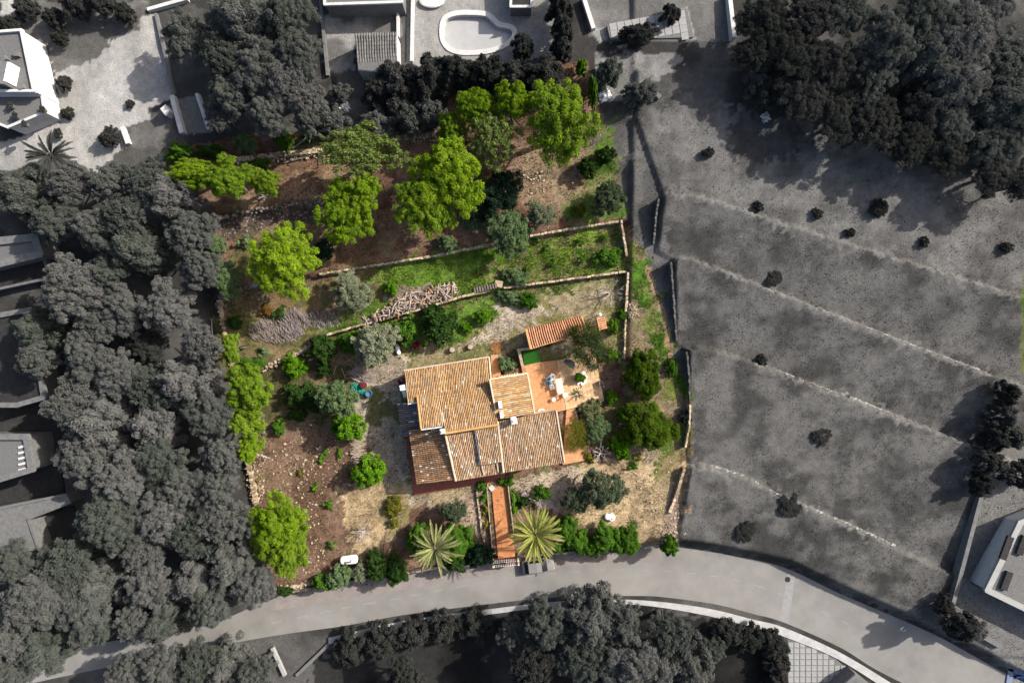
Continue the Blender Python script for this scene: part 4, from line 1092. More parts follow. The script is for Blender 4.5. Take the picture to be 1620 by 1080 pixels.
def trunk_mesh(rs, limbs=5, r=.032):
    mb = MB(); bx, by = rs.uniform(-.06, .06, 2)
    mb.tube([(0, 0, -.03), (bx * .4, by * .4, .3), (bx, by, .62), (bx * 1.2, by * 1.2, .95)], [r * 1.25, r, r * .75, r * .3], 7)
    for k in range(limbs):
        a = 6.28 * k / limbs + rs.uniform(-.4, .4); z0 = rs.uniform(.35, .65); L = rs.uniform(.22, .36)
        mb.tube([(bx * z0 * 1.4, by * z0 * 1.4, z0), (bx + math.cos(a) * L * .5, by + math.sin(a) * L * .5, z0 + .13), (bx + math.cos(a) * L, by + math.sin(a) * L, z0 + .26)], [r * .55, r * .38, r * .15], 5)
    return mb.mesh('trunk')
TRUNK = [trunk_mesh(np.random.RandomState(50 + k)) for k in range(4)]
BUSHSTEM = [trunk_mesh(np.random.RandomState(70 + k), 6, .04) for k in range(2)]
NOM = {'pine': 4.2, 'sparse': 4.2, 'olive': 2.6, 'shrub': 1.6, 'broad': 1.6, 'dense': 2.6, 'small': .6, 'spiky': 2.4, 'cypress': .9, 'agave': 1.0}
pc = [0]
def plant(name, kind, px, py, rx, ry, h, mat, label, cat, group=None, bark='bark', rot=None, stem=True, var=None):
    """A tree or shrub whose crown is seen at (px, py) with half widths rx, ry (photograph pixels) and top h metres above the ground."""
    pc[0] += 1; rg = random.Random(pc[0] * 13 + 5)
    frac = {'pine': .66, 'sparse': .66, 'olive': .52, 'cypress': .45, 'spiky': .55}.get(kind, .34)
    zc = 1.0
    for _ in range(3):
        x, y = W(px, py, zc); g = G(x, y); zc = g + h * frac
    rX, rY = R(rx, zc), R(ry, zc)
    root = empty(name, (x, y, g - .03), 0, label, cat, group)
    lst = CROWN[kind]; me = lst[(pc[0] if var is None else var) % len(lst)]
    nom = NOM[kind]
    a = rg.choice((0, math.pi, .3, -.3, math.pi - .3, math.pi + .3)) if abs(rX - rY) > .15 * max(rX, rY) else rg.uniform(0, 6.28)
    if rot is not None: a = rot
    topz = {'cypress': 2.4}.get(kind, .62 if kind in ('pine', 'sparse') else .85)
    crown = link_mesh('crown', me, M[mat], root, (0, 0, h * frac), a)
    hz = max(.3, h * (1 - frac)); sz = hz / (nom * topz)
    if kind == 'agave': sz = rX / nom
    crown.scale = (rX / nom, rY / nom, sz)
    own_material(crown, M[mat])
    if stem:
        tm = (BUSHSTEM if kind in ('shrub', 'broad', 'small', 'agave') else TRUNK)
        t = link_mesh('trunk', tm[pc[0] % len(tm)], M[bark], root, (0, 0, 0), rg.uniform(0, 6.28))
        hs = h * (frac + .25); t.scale = (hs, hs, hs)
        own_material(t, M[bark])
    return root

# ------------------------------------------------------------------ trees of the plot
M['crimson'] = leaf('crimson_petals', (.16, .006, .03), (.42, .015, .09), (.05, .06, .02))
GP = 'pine trees of the plot'
for (k, px, py, rx, ry, h, mat, lab) in (
    ('pine', 308, 277, 44, 24, 8, 'pine', 'outermost of the three bright pines in the upper corner, low and spreading'),
    ('pine', 360, 286, 40, 34, 8.5, 'pine', 'middle one of the three bright pines in the upper corner'),
    ('pine', 417, 287, 29, 22, 6, 'pine', 'smallest of the three bright pines in the upper corner, bare trunk below'),
    ('sparse', 568, 240, 62, 42, 9, 'pine_pale', 'pale thin-crowned pine at the top edge of the wood'),
    ('pine', 575, 310, 34, 38, 9, 'pine', 'upper half of the twin bright pine in mid wood, above the brown clearing'),
    ('pine', 548, 335, 46, 50, 8.5, 'pine', 'lower bright pine of the mid wood standing over the brown clearing'),
    ('pine', 712, 280, 62, 58, 10, 'pine', 'biggest rounded bright pine in the middle of the wood'),
    ('pine', 672, 325, 44, 54, 9, 'pine', 'bright pine in front of the biggest one, reaching down to the grass'),
    ('pine', 885, 190, 58, 66, 11, 'pine', 'tall bright pine in the top corner of the wood'),
    ('pine', 812, 166, 34, 30, 9, 'pine', 'bright pine tucked against the tall corner pine'),
    ('pine', 752, 172, 36, 28, 8.5, 'pine', 'bright pine at the top edge beside the grey neighbouring trees'),
    ('pine', 714, 205, 23, 27, 7, 'pine', 'small bright pine at the end of the rubble wall'),
    ('sparse', 782, 217, 40, 42, 9, 'pine_pale', 'pale grey-green pine with visible trunk between the bright pines'),
    ('pine', 455, 412, 62, 56, 8.5, 'pine', 'broad rounded bright pine on the middle terrace, apart from the wood'),
    ('pine', 399, 615, 40, 44, 9, 'pine', 'bright pine at the plot edge opposite the house'),
    ('pine', 390, 665, 26, 30, 8, 'pine', 'narrow bright pine joined below the one opposite the house'),
    ('pine', 397, 708, 19, 26, 7, 'pine', 'slim bright pine leaning over the rubble boundary wall'),
    ('pine', 366, 550, 14, 26, 6, 'pine', 'slender bright pine sliver at the plot edge by the dead hedge'),
    ('pine', 436, 825, 48, 46, 9, 'pine', 'upper of the two big bright pines beside the red soil garden'),
    ('pine', 456, 870, 46, 40, 8, 'pine', 'lower of the two big bright pines beside the red soil garden')):
    if mat == 'pine' and int(px) % 3 == 0: mat = 'pine_soft'
    plant('pine_tree', k, px, py, rx, ry, h, mat, lab, 'pine tree', GP)

GO = 'olive trees of the plot'
for (px, py, rx, ry, h, mat, lab) in (
    (556, 461, 33, 32, 4.5, 'olive', 'silvery olive tree between the rounded pine and the firewood'),
    (594, 545, 35, 40, 5.8, 'olive', 'silvery olive tree beside the white gas cylinder'),
    (533, 630, 33, 32, 6.2, 'olive_green', 'grey-green olive tree next to the teal tarpaulin'),
    (806, 368, 33, 40, 5, 'olive_green', 'pale green olive tree overhanging the upper terrace wall'),
    (854, 338, 24, 22, 3.6, 'olive', 'smaller faint olive tree on the wood edge near the stone heap'),
    (962, 315, 27, 30, 4.2, 'olive_blue', 'bluish grey olive tree at the upper corner near the lane'),
    (952, 773, 36, 33, 5.0, 'olive_blue', 'big dark grey olive tree inside the curved stone ring'),
    (911, 789, 19, 23, 3.4, 'olive_blue', 'smaller dark olive tree touching the one in the stone ring'),
    (717, 808, 21, 20, 3.6, 'olive_blue', 'small round dark olive tree below the house porch'),
    (357, 440, 30, 30, 4.2, 'olive_green', 'dull green olive bush at the plot edge beside the rounded pine')):
    plant('olive_tree', 'olive', px, py, rx, ry, h, mat, lab, 'olive tree', GO)
plant('carob_tree', 'olive', 788, 308, 38, 40, 5, 'carob', 'very dark green carob tree beside the pale stone heap', 'carob tree')
plant('carob_tree', 'olive', 760, 330, 22, 26, 3.6, 'carob', 'lower very dark carob tree in front of the bigger dark one', 'carob tree')
plant('mastic_tree', 'dense', 1017, 592, 31, 38, 4.2, 'pine_deep', 'upper of the two big dark rounded bushes beyond the patio', 'bush')
plant('mastic_tree', 'dense', 1024, 673, 41, 41, 4.5, 'pine_deep', 'lower and larger of the two big dark rounded bushes beyond the patio', 'bush')
plant('yucca_tree', 'spiky', 932, 545, 36, 33, 4.4, 'spiky', 'shaggy dark spiky-leaved tree overhanging the shed roof', 'tree')
plant('feathery_shrub', 'spiky', 911, 686, 20, 24, 2.0, 'yellowish', 'feathery yellow-brown shrub at the corner of the house roof', 'shrub')

for (nm, k, px, py, rx, ry, h, mat, lab) in (
    # upper wood edge
    ('shrub', 'shrub', 285, 241, 21, 14, 2.4, 'shrub', 'dull green bush by the neighbour\'s wall at the far upper corner'),
    ('shrub', 'shrub', 333, 240, 22, 12, 2.2, 'dark', 'dark bush between the upper corner bush and the round grey-green one'),
    ('shrub', 'shrub', 390, 230, 17, 17, 2.6, 'olive_green', 'round grey-green bush at the end of the pale rubble wall'),
    ('shrub', 'shrub', 451, 225, 15, 15, 2.4, 'shrub', 'green bush behind the pale rubble wall'),
    ('shrub', 'shrub', 487, 216, 10, 10, 1.8, 'dark', 'small dark bush behind the pale rubble wall'),
    ('shrub', 'shrub', 413, 256, 15, 10, 1.2, 'shrub', 'low green shrub in front of the pale rubble wall'),
    ('shrub', 'small', 386, 381, 11, 11, 1.2, 'olive_green', 'small dull bush on the dark stony bank'),
    ('shrub', 'shrub', 345, 390, 13, 18, 2.2, 'olive_green', 'pale green bush at the plot edge below the dark bank'),
    ('shrub', 'shrub', 514, 394, 17, 16, 2.2, 'carob', 'nearly black bush in the shade between two pines'),
    ('cypress_hedge', 'shrub', 919, 109, 8, 14, 3.4, 'bright', 'bright green bush at the very top tip of the plot'),
    ('cypress_hedge', 'shrub', 937, 148, 7, 28, 3.6, 'shrub', 'narrow green hedge strip along the top right boundary'),
    ('shrub', 'shrub', 958, 247, 16, 16, 2.2, 'dark', 'dark green bush on the boundary beside the tall corner pine'),
    ('shrub', 'shrub', 929, 267, 15, 16, 2.4, 'dark', 'dark green bush casting a shadow near the pale stone heap'),
    ('shrub', 'shrub', 917, 333, 9, 12, 1.6, 'yellowish', 'small yellow-green upright bush at the wood edge'),
    ('shrub', 'shrub', 745, 353, 13, 13, 1.8, 'olive_green', 'small grey-green bush under the lower dark carob'),
    ('shrub', 'shrub', 707, 385, 15, 15, 2.0, 'olive_green', 'grey-green bush at the foot of the big pines, on the wall'),
    # grass terrace
    ('shrub', 'small', 917, 382, 6, 7, .9, 'shrub', 'small bush with shadow, middle of the top row on the grass terrace'),
    ('shrub', 'small', 955, 377, 6, 5, .9, 'shrub', 'small bush, nearest the upper corner on the grass terrace'),
    ('shrub', 'small', 866, 393, 6, 5, .8, 'shrub', 'small bush on the grass terrace, nearest the overhanging olive'),
    ('shrub', 'small', 877, 414, 7, 8, 1.0, 'shrub', 'small dark-shadowed bush in the middle of the grass terrace'),
    ('shrub', 'small', 919, 412, 6, 5, .8, 'shrub', 'smallest bush on the grass terrace, left of the big leafy clump'),
    ('shrub', 'small', 847, 381, 7, 6, .8, 'dark', 'small dark bush under the upper wall of the grass terrace'),
    ('shrub', 'broad', 965, 407, 23, 17, 1.6, 'shrub', 'wide leafy clump at the end of the grass terrace'),
    ('shrub', 'shrub', 816, 437, 21, 15, 1.4, 'olive_green', 'loose dull green shrub beside the garden steps'),
    ('shrub', 'small', 835, 426, 5, 5, .9, 'shrub', 'tiny green bush on top of the loose shrub by the steps'),
    ('shrub', 'broad', 622, 455, 11, 15, 1.6, 'bright', 'bright green leafy bush above the firewood heap'),
    # strip below the terrace
    ('shrub', 'broad', 837, 475, 13, 16, 1.6, 'shrub', 'green leafy bush below the terrace wall, casting a dark shadow'),
    ('shrub', 'shrub', 808, 470, 20, 12, 1.3, 'olive_green', 'dull spreading shrub at the foot of the garden steps'),
    ('citrus_tree', 'broad', 767, 503, 13, 15, 2.0, 'bright', 'bright round citrus tree by the gravel track'),
    ('shrub', 'broad', 740, 518, 11, 9, 1.0, 'bright', 'low bright bush on the grass beside the round citrus'),
    ('citrus_tree', 'broad', 694, 512, 28, 32, 3.8, 'dark', 'large speckled dark citrus tree below the firewood'),
    ('citrus_tree', 'broad', 644, 524, 24, 22, 3.0, 'shrub', 'dense green citrus tree between the silvery olive and the speckled one'),
    ('shrub', 'shrub', 557, 540, 17, 18, 2.4, 'shrub', 'green bush pressed against the silvery olive below the terrace wall'),
    ('shrub', 'shrub', 510, 552, 21, 23, 3.2, 'dark', 'dark bush at the broken end of the terrace wall'),
    ('shrub', 'shrub', 513, 582, 12, 13, 1.6, 'dark', 'smaller dark bush next to the bright round one'),
    ('shrub', 'shrub', 466, 579, 19, 20, 2.4, 'bright', 'bright round bush beside the tumbled rubble wall'),
    ('shrub', 'shrub', 397, 576, 24, 10, 1.4, 'shrub', 'low dark green bush on the rubble wall above the edge pine'),
    ('shrub', 'small', 447, 497, 14, 12, 1.1, 'dark', 'dark green low bush behind the dead hedge'),
    ('shrub', 'small', 420, 491, 12, 9, .9, 'rust', 'rusty orange low bush behind the dead hedge'),
    ('shrub', 'small', 415, 556, 10, 9, .9, 'olive_green', 'grey-green cushion bush in front of the dead hedge'),
    ('shrub', 'shrub', 372, 510, 12, 12, 1.4, 'dark', 'dark bush between the boundary rubble and the dead hedge'),
    ('shrub', 'shrub', 478, 625, 26, 21, 3.0, 'dark', 'dark spreading bush between the edge pine and the grey-green olive'),
    ('shrub', 'shrub', 503, 632, 19, 20, 3.2, 'dark', 'dark bush right against the grey-green olive'),
    ('shrub', 'shrub', 552, 673, 25, 28, 5.0, 'bright', 'bright green dense bush below the grey-green olive'),
    ('shrub', 'shrub', 442, 675, 10, 13, 1.6, 'shrub', 'lone green bush in the deep shade by the grey stones'),
    ('shrub', 'shrub', 470, 655, 16, 12, 1.2, 'dark', 'dim bush in the shade under the dark spreading one'),
    # south west garden
    ('shrub', 'shrub', 584, 744, 26, 25, 3.8, 'bright', 'vivid green round bush beside the house shadow'),
    ('shrub', 'small', 476, 747, 5, 7, .5, 'yellowish', 'yellow-green weed in the middle of the stony red soil'),
    ('shrub', 'small', 510, 728, 6, 6, .5, 'bright', 'small bright weed at the edge of the big shadow on red soil'),
    ('shrub', 'small', 517, 716, 8, 6, .5, 'shrub', 'weed inside the big shadow on red soil'),
    ('shrub', 'small', 537, 718, 5, 9, .5, 'bright', 'bright weed next to the stick pile'),
    ('shrub', 'small', 500, 771, 7, 6, .6, 'bright', 'green weed at the rim of the round shadow on red soil'),
    ('shrub', 'small', 522, 799, 10, 8, .8, 'shrub', 'yellowish-green tuft between red soil and dry straw'),
    ('shrub', 'small', 527, 861, 8, 7, .7, 'shrub', 'green tuft near the white tank'),
    ('shrub', 'small', 409, 758, 4, 4, .4, 'yellowish', 'tiny yellow weed beside the boundary rubble'),
    ('shrub', 'shrub', 623, 800, 16, 15, 1.2, 'yellowish', 'straggly yellow shrub on the dry straw below the vivid round bush'),
    ('shrub', 'small', 622, 826, 10, 9, .9, 'yellowish', 'smaller yellow shrub below the straggly one'),
    # hedge along the street
    ('hedge_bush', 'shrub', 510, 920, 16, 12, 2.1, 'shrub', 'low green hedge bush at the start of the street hedge'),
    ('hedge_bush', 'shrub', 537, 910, 21, 19, 2.6, 'olive_green', 'dull olive-green hedge bush above the road'),
    ('hedge_bush', 'olive', 570, 905, 15, 14, 2.2, 'olive', 'silvery hedge bush touching the white tank'),
    ('hedge_bush', 'dense', 597, 892, 19, 24, 2.8, 'dark', 'dark tall hedge bush next to the white tank'),
    ('hedge_bush', 'dense', 628, 901, 22, 20, 2.6, 'dark', 'dark low hedge bush leading to the sparse palm'),
    ('hedge_bush', 'shrub', 662, 852, 16, 27, 2.9, 'shrub', 'green bush behind the sparse palm on the house side'),
    ('hedge_bush', 'dense', 724, 856, 28, 29, 3.1, 'shrub', 'bright leafy bush between the sparse palm and the path'),
    ('hedge_bush', 'shrub', 759, 876, 21, 21, 2.9, 'carob', 'nearly black clipped bush beside the garden gate'),
    ('hedge_bush', 'shrub', 721, 889, 18, 15, 2.3, 'dark', 'dark bush under the outer fronds of the sparse palm'),
    ('hedge_bush', 'dense', 893, 836, 19, 23, 2.9, 'shrub', 'hedge bush beside the dense palm, on its far side'),
    ('hedge_bush', 'dense', 912, 854, 22, 20, 2.9, 'shrub', 'hedge bush between palm and the tallest leafy hedge'),
    ('hedge_bush', 'shrub', 940, 862, 16, 15, 2.7, 'shrub', 'low hedge bush in the middle of the street hedge'),
    ('hedge_bush', 'dense', 957, 849, 21, 24, 3.3, 'shrub', 'tall leafy hedge bush just below the pair of pale stones'),
    ('hedge_bush', 'dense', 993, 854, 21, 22, 3.1, 'shrub', 'end bush of the leafy street hedge beside the side gate'),
    ('hedge_bush', 'dense', 880, 862, 14, 14, 2.2, 'shrub', 'low hedge bush tucked under the dense palm fronds'),
    ('hedge_bush', 'dense', 928, 864, 17, 13, 2.3, 'shrub', 'hedge bush at the road edge before the tallest one'),
    ('hedge_bush', 'dense', 976, 862, 16, 15, 2.8, 'shrub', 'hedge bush at the road edge filling the gap before the end bush'),
    ('hedge_bush', 'broad', 1057, 861, 13, 18, 2.9, 'shrub', 'single leafy bush on the far side of the side gate'),
    ('hedge_bush', 'shrub', 452, 935, 12, 9, 1.5, 'dark', 'low dark bush at the very corner above the road'),
    # beds by the path and olives
    ('bed_plant', 'broad', 762, 768, 9, 9, .9, 'shrub', 'leafy plant at the house end of the bed beside the path'),
    ('bed_plant', 'small', 764, 785, 8, 8, .8, 'shrub', 'second leafy plant down the bed beside the path'),
    ('bed_plant', 'small', 767, 805, 7, 9, .7, 'yellowish', 'yellowish plant halfway down the bed beside the path'),
    ('bed_plant', 'small', 770, 826, 6, 9, .6, 'yellowish', 'lowest yellowish plant in the bed beside the path'),
    ('bed_plant', 'broad', 806, 763, 8, 7, .9, 'shrub', 'leafy plant at the house corner beside the round green ball'),
    ('ball_bush', 'shrub', 792, 761, 4.5, 4.5, .9, 'bright', 'clipped bright green ball by the house door'),
    ('bed_plant', 'small', 812, 785, 9, 12, .8, 'shrub', 'green plant in the bed on the far side of the path'),
    ('bed_plant', 'small', 813, 806, 7, 8, .8, 'bright', 'bright plant lower in the bed on the far side of the path'),
    ('bed_plant', 'shrub', 857, 779, 14, 12, 1.3, 'shrub', 'green shrub behind the twisted grey trunk'),
    ('bed_plant', 'shrub', 828, 793, 11, 10, 1.1, 'dark', 'dark shrub in the crook of the twisted grey trunk'),
    # east side
    ('shrub', 'broad', 800, 577, 14, 14, 1.8, 'olive_green', 'pale green leafy bush between house and stone enclosure'),
    ('shrub', 'shrub', 984, 498, 9, 9, 1.2, 'shrub', 'green bush beside the thin garden wall, above the oven'),
    ('shrub', 'broad', 971, 516, 9, 14, 1.5, 'bright', 'bright bush next to the tiny gabled outbuilding'),
    ('shrub', 'broad', 966, 560, 9, 12, 1.4, 'bright', 'bright bush by the outer corner of the patio'),
    ('shrub', 'small', 982, 570, 7, 10, 1.0, 'olive_green', 'small dull bush at the end of the thin garden wall'),
    ('shrub', 'shrub', 1063, 580, 9, 17, 1.2, 'shrub', 'green bush in the lane verge beside the upper dark rounded bush'),
    ('shrub', 'broad', 968, 628, 11, 11, 1.3, 'bright', 'bright yellow-green bush at the lower patio corner'),
    ('prickly_pear', 'broad', 933, 650, 19, 17, 1.8, 'cactus', 'pale prickly pear clump below the patio'),
    ('shrub', 'olive', 945, 678, 22, 20, 2.2, 'olive_green', 'mixed green shrub between prickly pear and bare white branches'),
    ('shrub', 'broad', 983, 705, 17, 24, 2.2, 'bright', 'bright leafy bush in front of the larger dark rounded one'),
    ('shrub', 'small', 1000, 735, 10, 8, .8, 'shrub', 'low green plant on the edge of the dry meadow'),
    ('shrub', 'small', 1010, 724, 8, 6, .7, 'yellowish', 'low pale plant beside the dry brush pile'),
    ('shrub', 'small', 935, 722, 14, 8, .7, 'yellowish', 'low yellow-green ground cover under the bare white branches'),
    ('shrub', 'broad', 985, 655, 10, 12, 2.4, 'bright', 'bright shoot on the side of the larger dark rounded bush'),
    ('shrub', 'shrub', 858, 541, 14, 9, 1.2, 'yellowish', 'yellow-green bush under the shed eave')):
    plant(nm, k, px, py, rx, ry, h, mat, lab, 'tree' if nm == 'citrus_tree' else ('cactus' if nm == 'prickly_pear' else 'bush'))
plant('flowering_shrub', 'small', 636.5, 604, 5, 6, 2.2, 'crimson', 'crimson flowering shrub at the upper corner of the house', 'bush')
plant('flowering_shrub', 'small', 660, 547, 6, 5, 1.2, 'crimson', 'dark red flowering shrub beyond the white gas cylinder', 'bush')
plant('agave', 'agave', 921, 664, 15, 15, .7, 'agave', 'blue-green agave rosette in the cactus bed', 'agave', stem=False)
plant('agave', 'agave', 913, 624, 17, 17, .9, 'agave', 'thin wiry grey-green agave on the pale patio', 'agave', stem=False)
plant('agave', 'agave', 1003, 828, 17, 15, .6, 'cactus', 'bleached dry agave rosette at the end of the meadow', 'agave', stem=False)
# round planter on the patio with its ring of white stones
pl = empty('patio_planter', V(917, 597, ZP), 0, 'round bed of white stones with green spiky plant on the patio', 'planter')
rg = random.Random(5)
for k in range(26):
    a = rg.uniform(-1.9, 1.4); r_ = rg.uniform(.55, .95)
    MB().box(math.cos(a) * r_, math.sin(a) * r_, .1, rg.uniform(.16, .3), rg.uniform(.14, .24), .2, rg.uniform(0, 3), .5, .3, rg).build('stone', M['white'], pl)
MB().lathe(0, 0, [(.6, 0), (.55, .2), (.1, .25)], 14).build('earth', M['stonedark'], pl)
for k, (dx, dy, s) in enumerate(((-.1, .05, .62), (.12, -.1, .5), (-.3, -.2, .4))):
    o = link_mesh('rosette', CROWN['broad'][k], M['bright'], pl, (dx, dy, .6)); o.scale = (s * .62, s * .62, s * .9); own_material(o, M['bright' if k < 2 else 'olive'])

# ------------------------------------------------------------------ palms: each frond a part
def frond_mesh(L, e0, droop, seed, wid=.42, fold=.5):
    rs = np.random.RandomState(seed); n = 30; verts = []; faces = []; v = []
    pts = []; p = np.zeros(3); e = e0
    for i in range(n + 1):
        pts.append(p.copy()); e -= droop / n * (.4 + 1.2 * i / n); p = p + np.array([math.cos(e), 0, math.sin(e)]) * L / n
    for i in range(n):
        a, b = pts[i], pts[i + 1]; w = .035 * (1 - i / n) + .008; q = len(verts)
        verts += [a + [0, w, 0], a - [0, w, 0], b - [0, w, 0], b + [0, w, 0]]; faces.append((q, q + 1, q + 2, q + 3)); v.append(.06 if i < 8 else .75)
        t = i / n
        if t < .12: continue
        ll = wid * math.sin(math.pi * min(1, (t * .92 + .12))) ** .6 * rs.uniform(.85, 1.1)
        tang = (b - a) / np.linalg.norm(b - a)
        for s in (-1, 1):
            for k in range(2):
                o = a + (b - a) * (k * .5 + rs.uniform(0, .3))
                d = tang * .72 + np.array([0, s, 0]) * (.62 + rs.uniform(-.08, .08)) + np.array([0, 0, fold * rs.uniform(.6, 1.2)]); d /= np.linalg.norm(d)
                wv = np.cross(d, np.array([0, 0, 1.0])); wv = wv / (np.linalg.norm(wv) + 1e-9) * .028
                q = len(verts); tip = o + d * ll + np.array([0, 0, -.12 * ll])
                verts += [o - wv, o + wv, tip + wv * .2, tip - wv * .2]; faces.append((q, q + 1, q + 2, q + 3)); v.append(min(1, max(.1, rs.normal(.6, .2))))
    return mesh_np('frond', np.array(verts), np.array(faces), 4, attr=v)
M['palm_dry'] = leaf('dry_palm_leaflets', (.16, .12, .06), (.42, .34, .19), (.2, .16, .09), .15)
def palm(px, py, h, rings, label, mat, wid, fold, seed, L=3.3, grey=False):
    rg = random.Random(seed); g = Gp(px, py); x, y = W(px, py, g.z + h)
    root = empty('palm_tree', (x, y, G(x, y) - .05), 0, label, 'palm tree')
    mb = MB(); pts = []; rad = []
    for i in range(14):
        pts.append((0, 0, h * i / 13)); rad.append((.34 - .06 * i / 13) * (1.08 if i % 2 else .95))
    mb.tube(pts, rad, 10); mb.build('trunk', M['greybark' if grey else 'bark'], root)
    MB().lathe(0, 0, [(.3, h - .25), (.36, h), (.2, h + .25), (.05, h + .4)], 10).build('crown_shaft', M['greybark' if grey else 'bark'], root)
    for (n, e0, dr, ls) in rings:
        ms = [frond_mesh(L * ls * s, math.radians(e0), math.radians(dr), seed * 7 + k, wid, fold) for k, s in enumerate((1.0, .9, 1.08))]
        for k in range(n):
            a = 6.283 * (k + rg.uniform(-.38, .38)) / n + e0
            o = link_mesh('frond', ms[k % 3], M[mat], root, (math.cos(a) * .12, math.sin(a) * .12, h + .15), a); own_material(o, M[mat])
            o.rotation_euler = (rg.uniform(-.35, .35), rg.uniform(-.14, .2), a); q_ = rg.uniform(.84, 1.06); o.scale = (q_, q_, q_)
            if not grey and e0 < 10 and rg.random() < .3: own_material(o, M['palm_dry'])
    return root
palm(688, 866, 5.5, ((16, 8, 34, 1.0), (12, 32, 46, 1.0), (8, 58, 40, .85), (9, -14, 40, .85)), 'sparse palm tree with separate pale fronds above the street wall', 'palm', .36, .7, 5, 3.2)
palm(848, 845, 5.5, ((24, -4, 26, 1.02), (24, 18, 34, 1.06), (18, 42, 40, 1.0), (11, 66, 30, .85)), 'dense feathery palm tree beside the garden gate', 'palm2', .36, .6, 9, 3.3)
palm(80, 246, 6, ((12, 5, 30, 1.0), (10, 35, 40, 1.0), (6, 60, 30, .8)), 'grey palm tree at the edge of the pale driveway', 'greydark', .40, .5, 15, 2.9, True)

# ------------------------------------------------------------------ dead wood
def twigs(name, px, py, rx, ry, n, L, h, mat, label, cat, seed, up=.5, branchy=False, thick=.02, ang=None, rz0=0):
    rg = random.Random(seed); b = Gp(px, py); mb = MB(); RX, RY = R(rx), R(ry)
    for k in range(n):
        a = rg.uniform(0, 6.283); q = math.sqrt(rg.random()) * .9
        x, y = math.cos(a) * RX * q, math.sin(a) * RY * q
        z = G(b.x + x, b.y + y) - b.z + rg.uniform(0, h * .45)
        th = rg.uniform(0, 6.283) if ang is None else ang + rg.gauss(0, .35)
        l = L * rg.uniform(.5, 1.2); e = up * rg.uniform(.1, 1.2)
        d = Vector((math.cos(th) * math.cos(e), math.sin(th) * math.cos(e), math.sin(e))) * l
        m_ = Vector((x, y, z)) + d * .5 + Vector((rg.uniform(-.1, .1), rg.uniform(-.1, .1), rg.uniform(-.05, .08))) * l
        mb.tube([(x, y, z), tuple(m_), tuple(Vector((x, y, z)) + d)], [thick, thick * .8, thick * .35], 4, rg.uniform(.1, .95), cap=False)
    o = mb.build(name, M[mat], loc=b); tag(o, label, cat); return o
twigs('dead_hedge', 440, 527, 48, 19, 430, .9, 1.1, 'deadwood', 'wide grey dead hedge on the slope below the rusty bush', 'dead hedge', 1, .8, thick=.024, ang=1.9)
twigs('dead_hedge', 470, 512, 22, 24, 240, 1.05, 1.3, 'deadwood', 'tallest bleached clump of the dead hedge', 'dead hedge', 2, .9, thick=.024, ang=1.7)
twigs('dead_hedge', 513, 508, 34, 14, 250, .85, .9, 'deadwood', 'thinner grey dead hedge reaching towards the firewood', 'dead hedge', 3, .8, thick=.022, ang=1.8)
twigs('branch_heap', 570, 592, 17, 14, 150, 1.2, .7, 'deadwood', 'tangled heap of pruned branches beside the maroon barrel', 'branch heap', 4, .25, thick=.024)
twigs('stick_pile', 560, 712, 7, 22, 150, 1.5, .8, 'palebrush', 'stack of cut sticks between the bright and the vivid bush', 'stick pile', 5, .08, thick=.03, ang=.2)
twigs('dry_brush', 1030, 718, 15, 12, 160, .8, .5, 'palebrush', 'pale dry brush pile at the foot of the larger dark bush', 'brush pile', 6, .35, thick=.022)
twigs('dry_brush', 1000, 478 + 15, 9, 12, 60, .5, .3, 'palebrush', 'small pale heap of rubble and sticks on the lane by the wall', 'brush pile', 7, .2, thick=.03)
twigs('dead_plant', 786, 547, 10, 13, 130, .7, .7, 'log2', 'rusty brown dead plant on the gravel track', 'dead plant', 8, .8, thick=.016)
twigs('dead_shrub', 939, 217, 14, 17, 240, .7, 1.0, 'deadwood', 'grey leafless shrub next to the tall corner pine', 'dead shrub', 9, .9, thick=.016)
twigs('dead_branch', 1001, 827, 9, 7, 30, .7, .3, 'palebrush', 'few bleached sticks beside the dry agave', 'sticks', 10, .2, thick=.025)
def bare_tree(px, py, r_px, h, seed, label, mat='deadwood', n=9, lean=(0, 0), flat=.6):
    rg = random.Random(seed); b = Gp(px, py); mb = MB(); Rr = R(r_px)
    def grow(p, d, L, r_, lev):
        q = p + d * L; m_ = p + d * L * .5 + Vector((rg.uniform(-1, 1), rg.uniform(-1, 1), rg.uniform(-.5, .5))) * L * .1
        mb.tube([tuple(p), tuple(m_), tuple(q)], [r_, r_ * .85, r_ * .65], 5, rg.uniform(.3, .95), cap=False)
        if lev == 0: return
        for k in range(3 if lev > 1 else 4):
            nd = (d + Vector((rg.uniform(-1, 1), rg.uniform(-1, 1), rg.uniform(-.5, .7))) * .85).normalized()
            grow(p.lerp(q, rg.uniform(.5, 1)), nd, L * rg.uniform(.5, .75), r_ * .55, lev - 1)
    mb.tube([(0, 0, -.1), (lean[0] * .3, lean[1] * .3, h * .25), (lean[0] * .5, lean[1] * .5, h * .4)], [.11, .09, .08], 7, .5)
    for k in range(n):
        a = 6.283 * k / n + rg.uniform(-.3, .3)
        grow(Vector((lean[0] * .5, lean[1] * .5, h * .4)), Vector((math.cos(a), math.sin(a), flat)).normalized(), Rr * .55, .05, 2)
    o = mb.build('bare_tree', M[mat], loc=b); tag(o, label, 'dead tree'); return o
bare_tree(963, 464, 25, 2.4, 1, 'pale leafless fruit tree at the end of the lower strip')
bare_tree(580, 836, 22, 2.0, 2, 'grey bare dead tree on the dry straw below the yellow shrub')
bare_tree(949, 715, 18, 1.8, 3, 'bare white branches between feathery shrub and bright bush', n=7)
bare_tree(832, 776, 9, 1.2, 4, 'upper grey tuft of the twisted succulent by the path bed', n=12, flat=.9)
bare_tree(856, 795, 11, 1.2, 5, 'lower grey tuft of the twisted succulent by the dense palm', n=12, flat=.9)
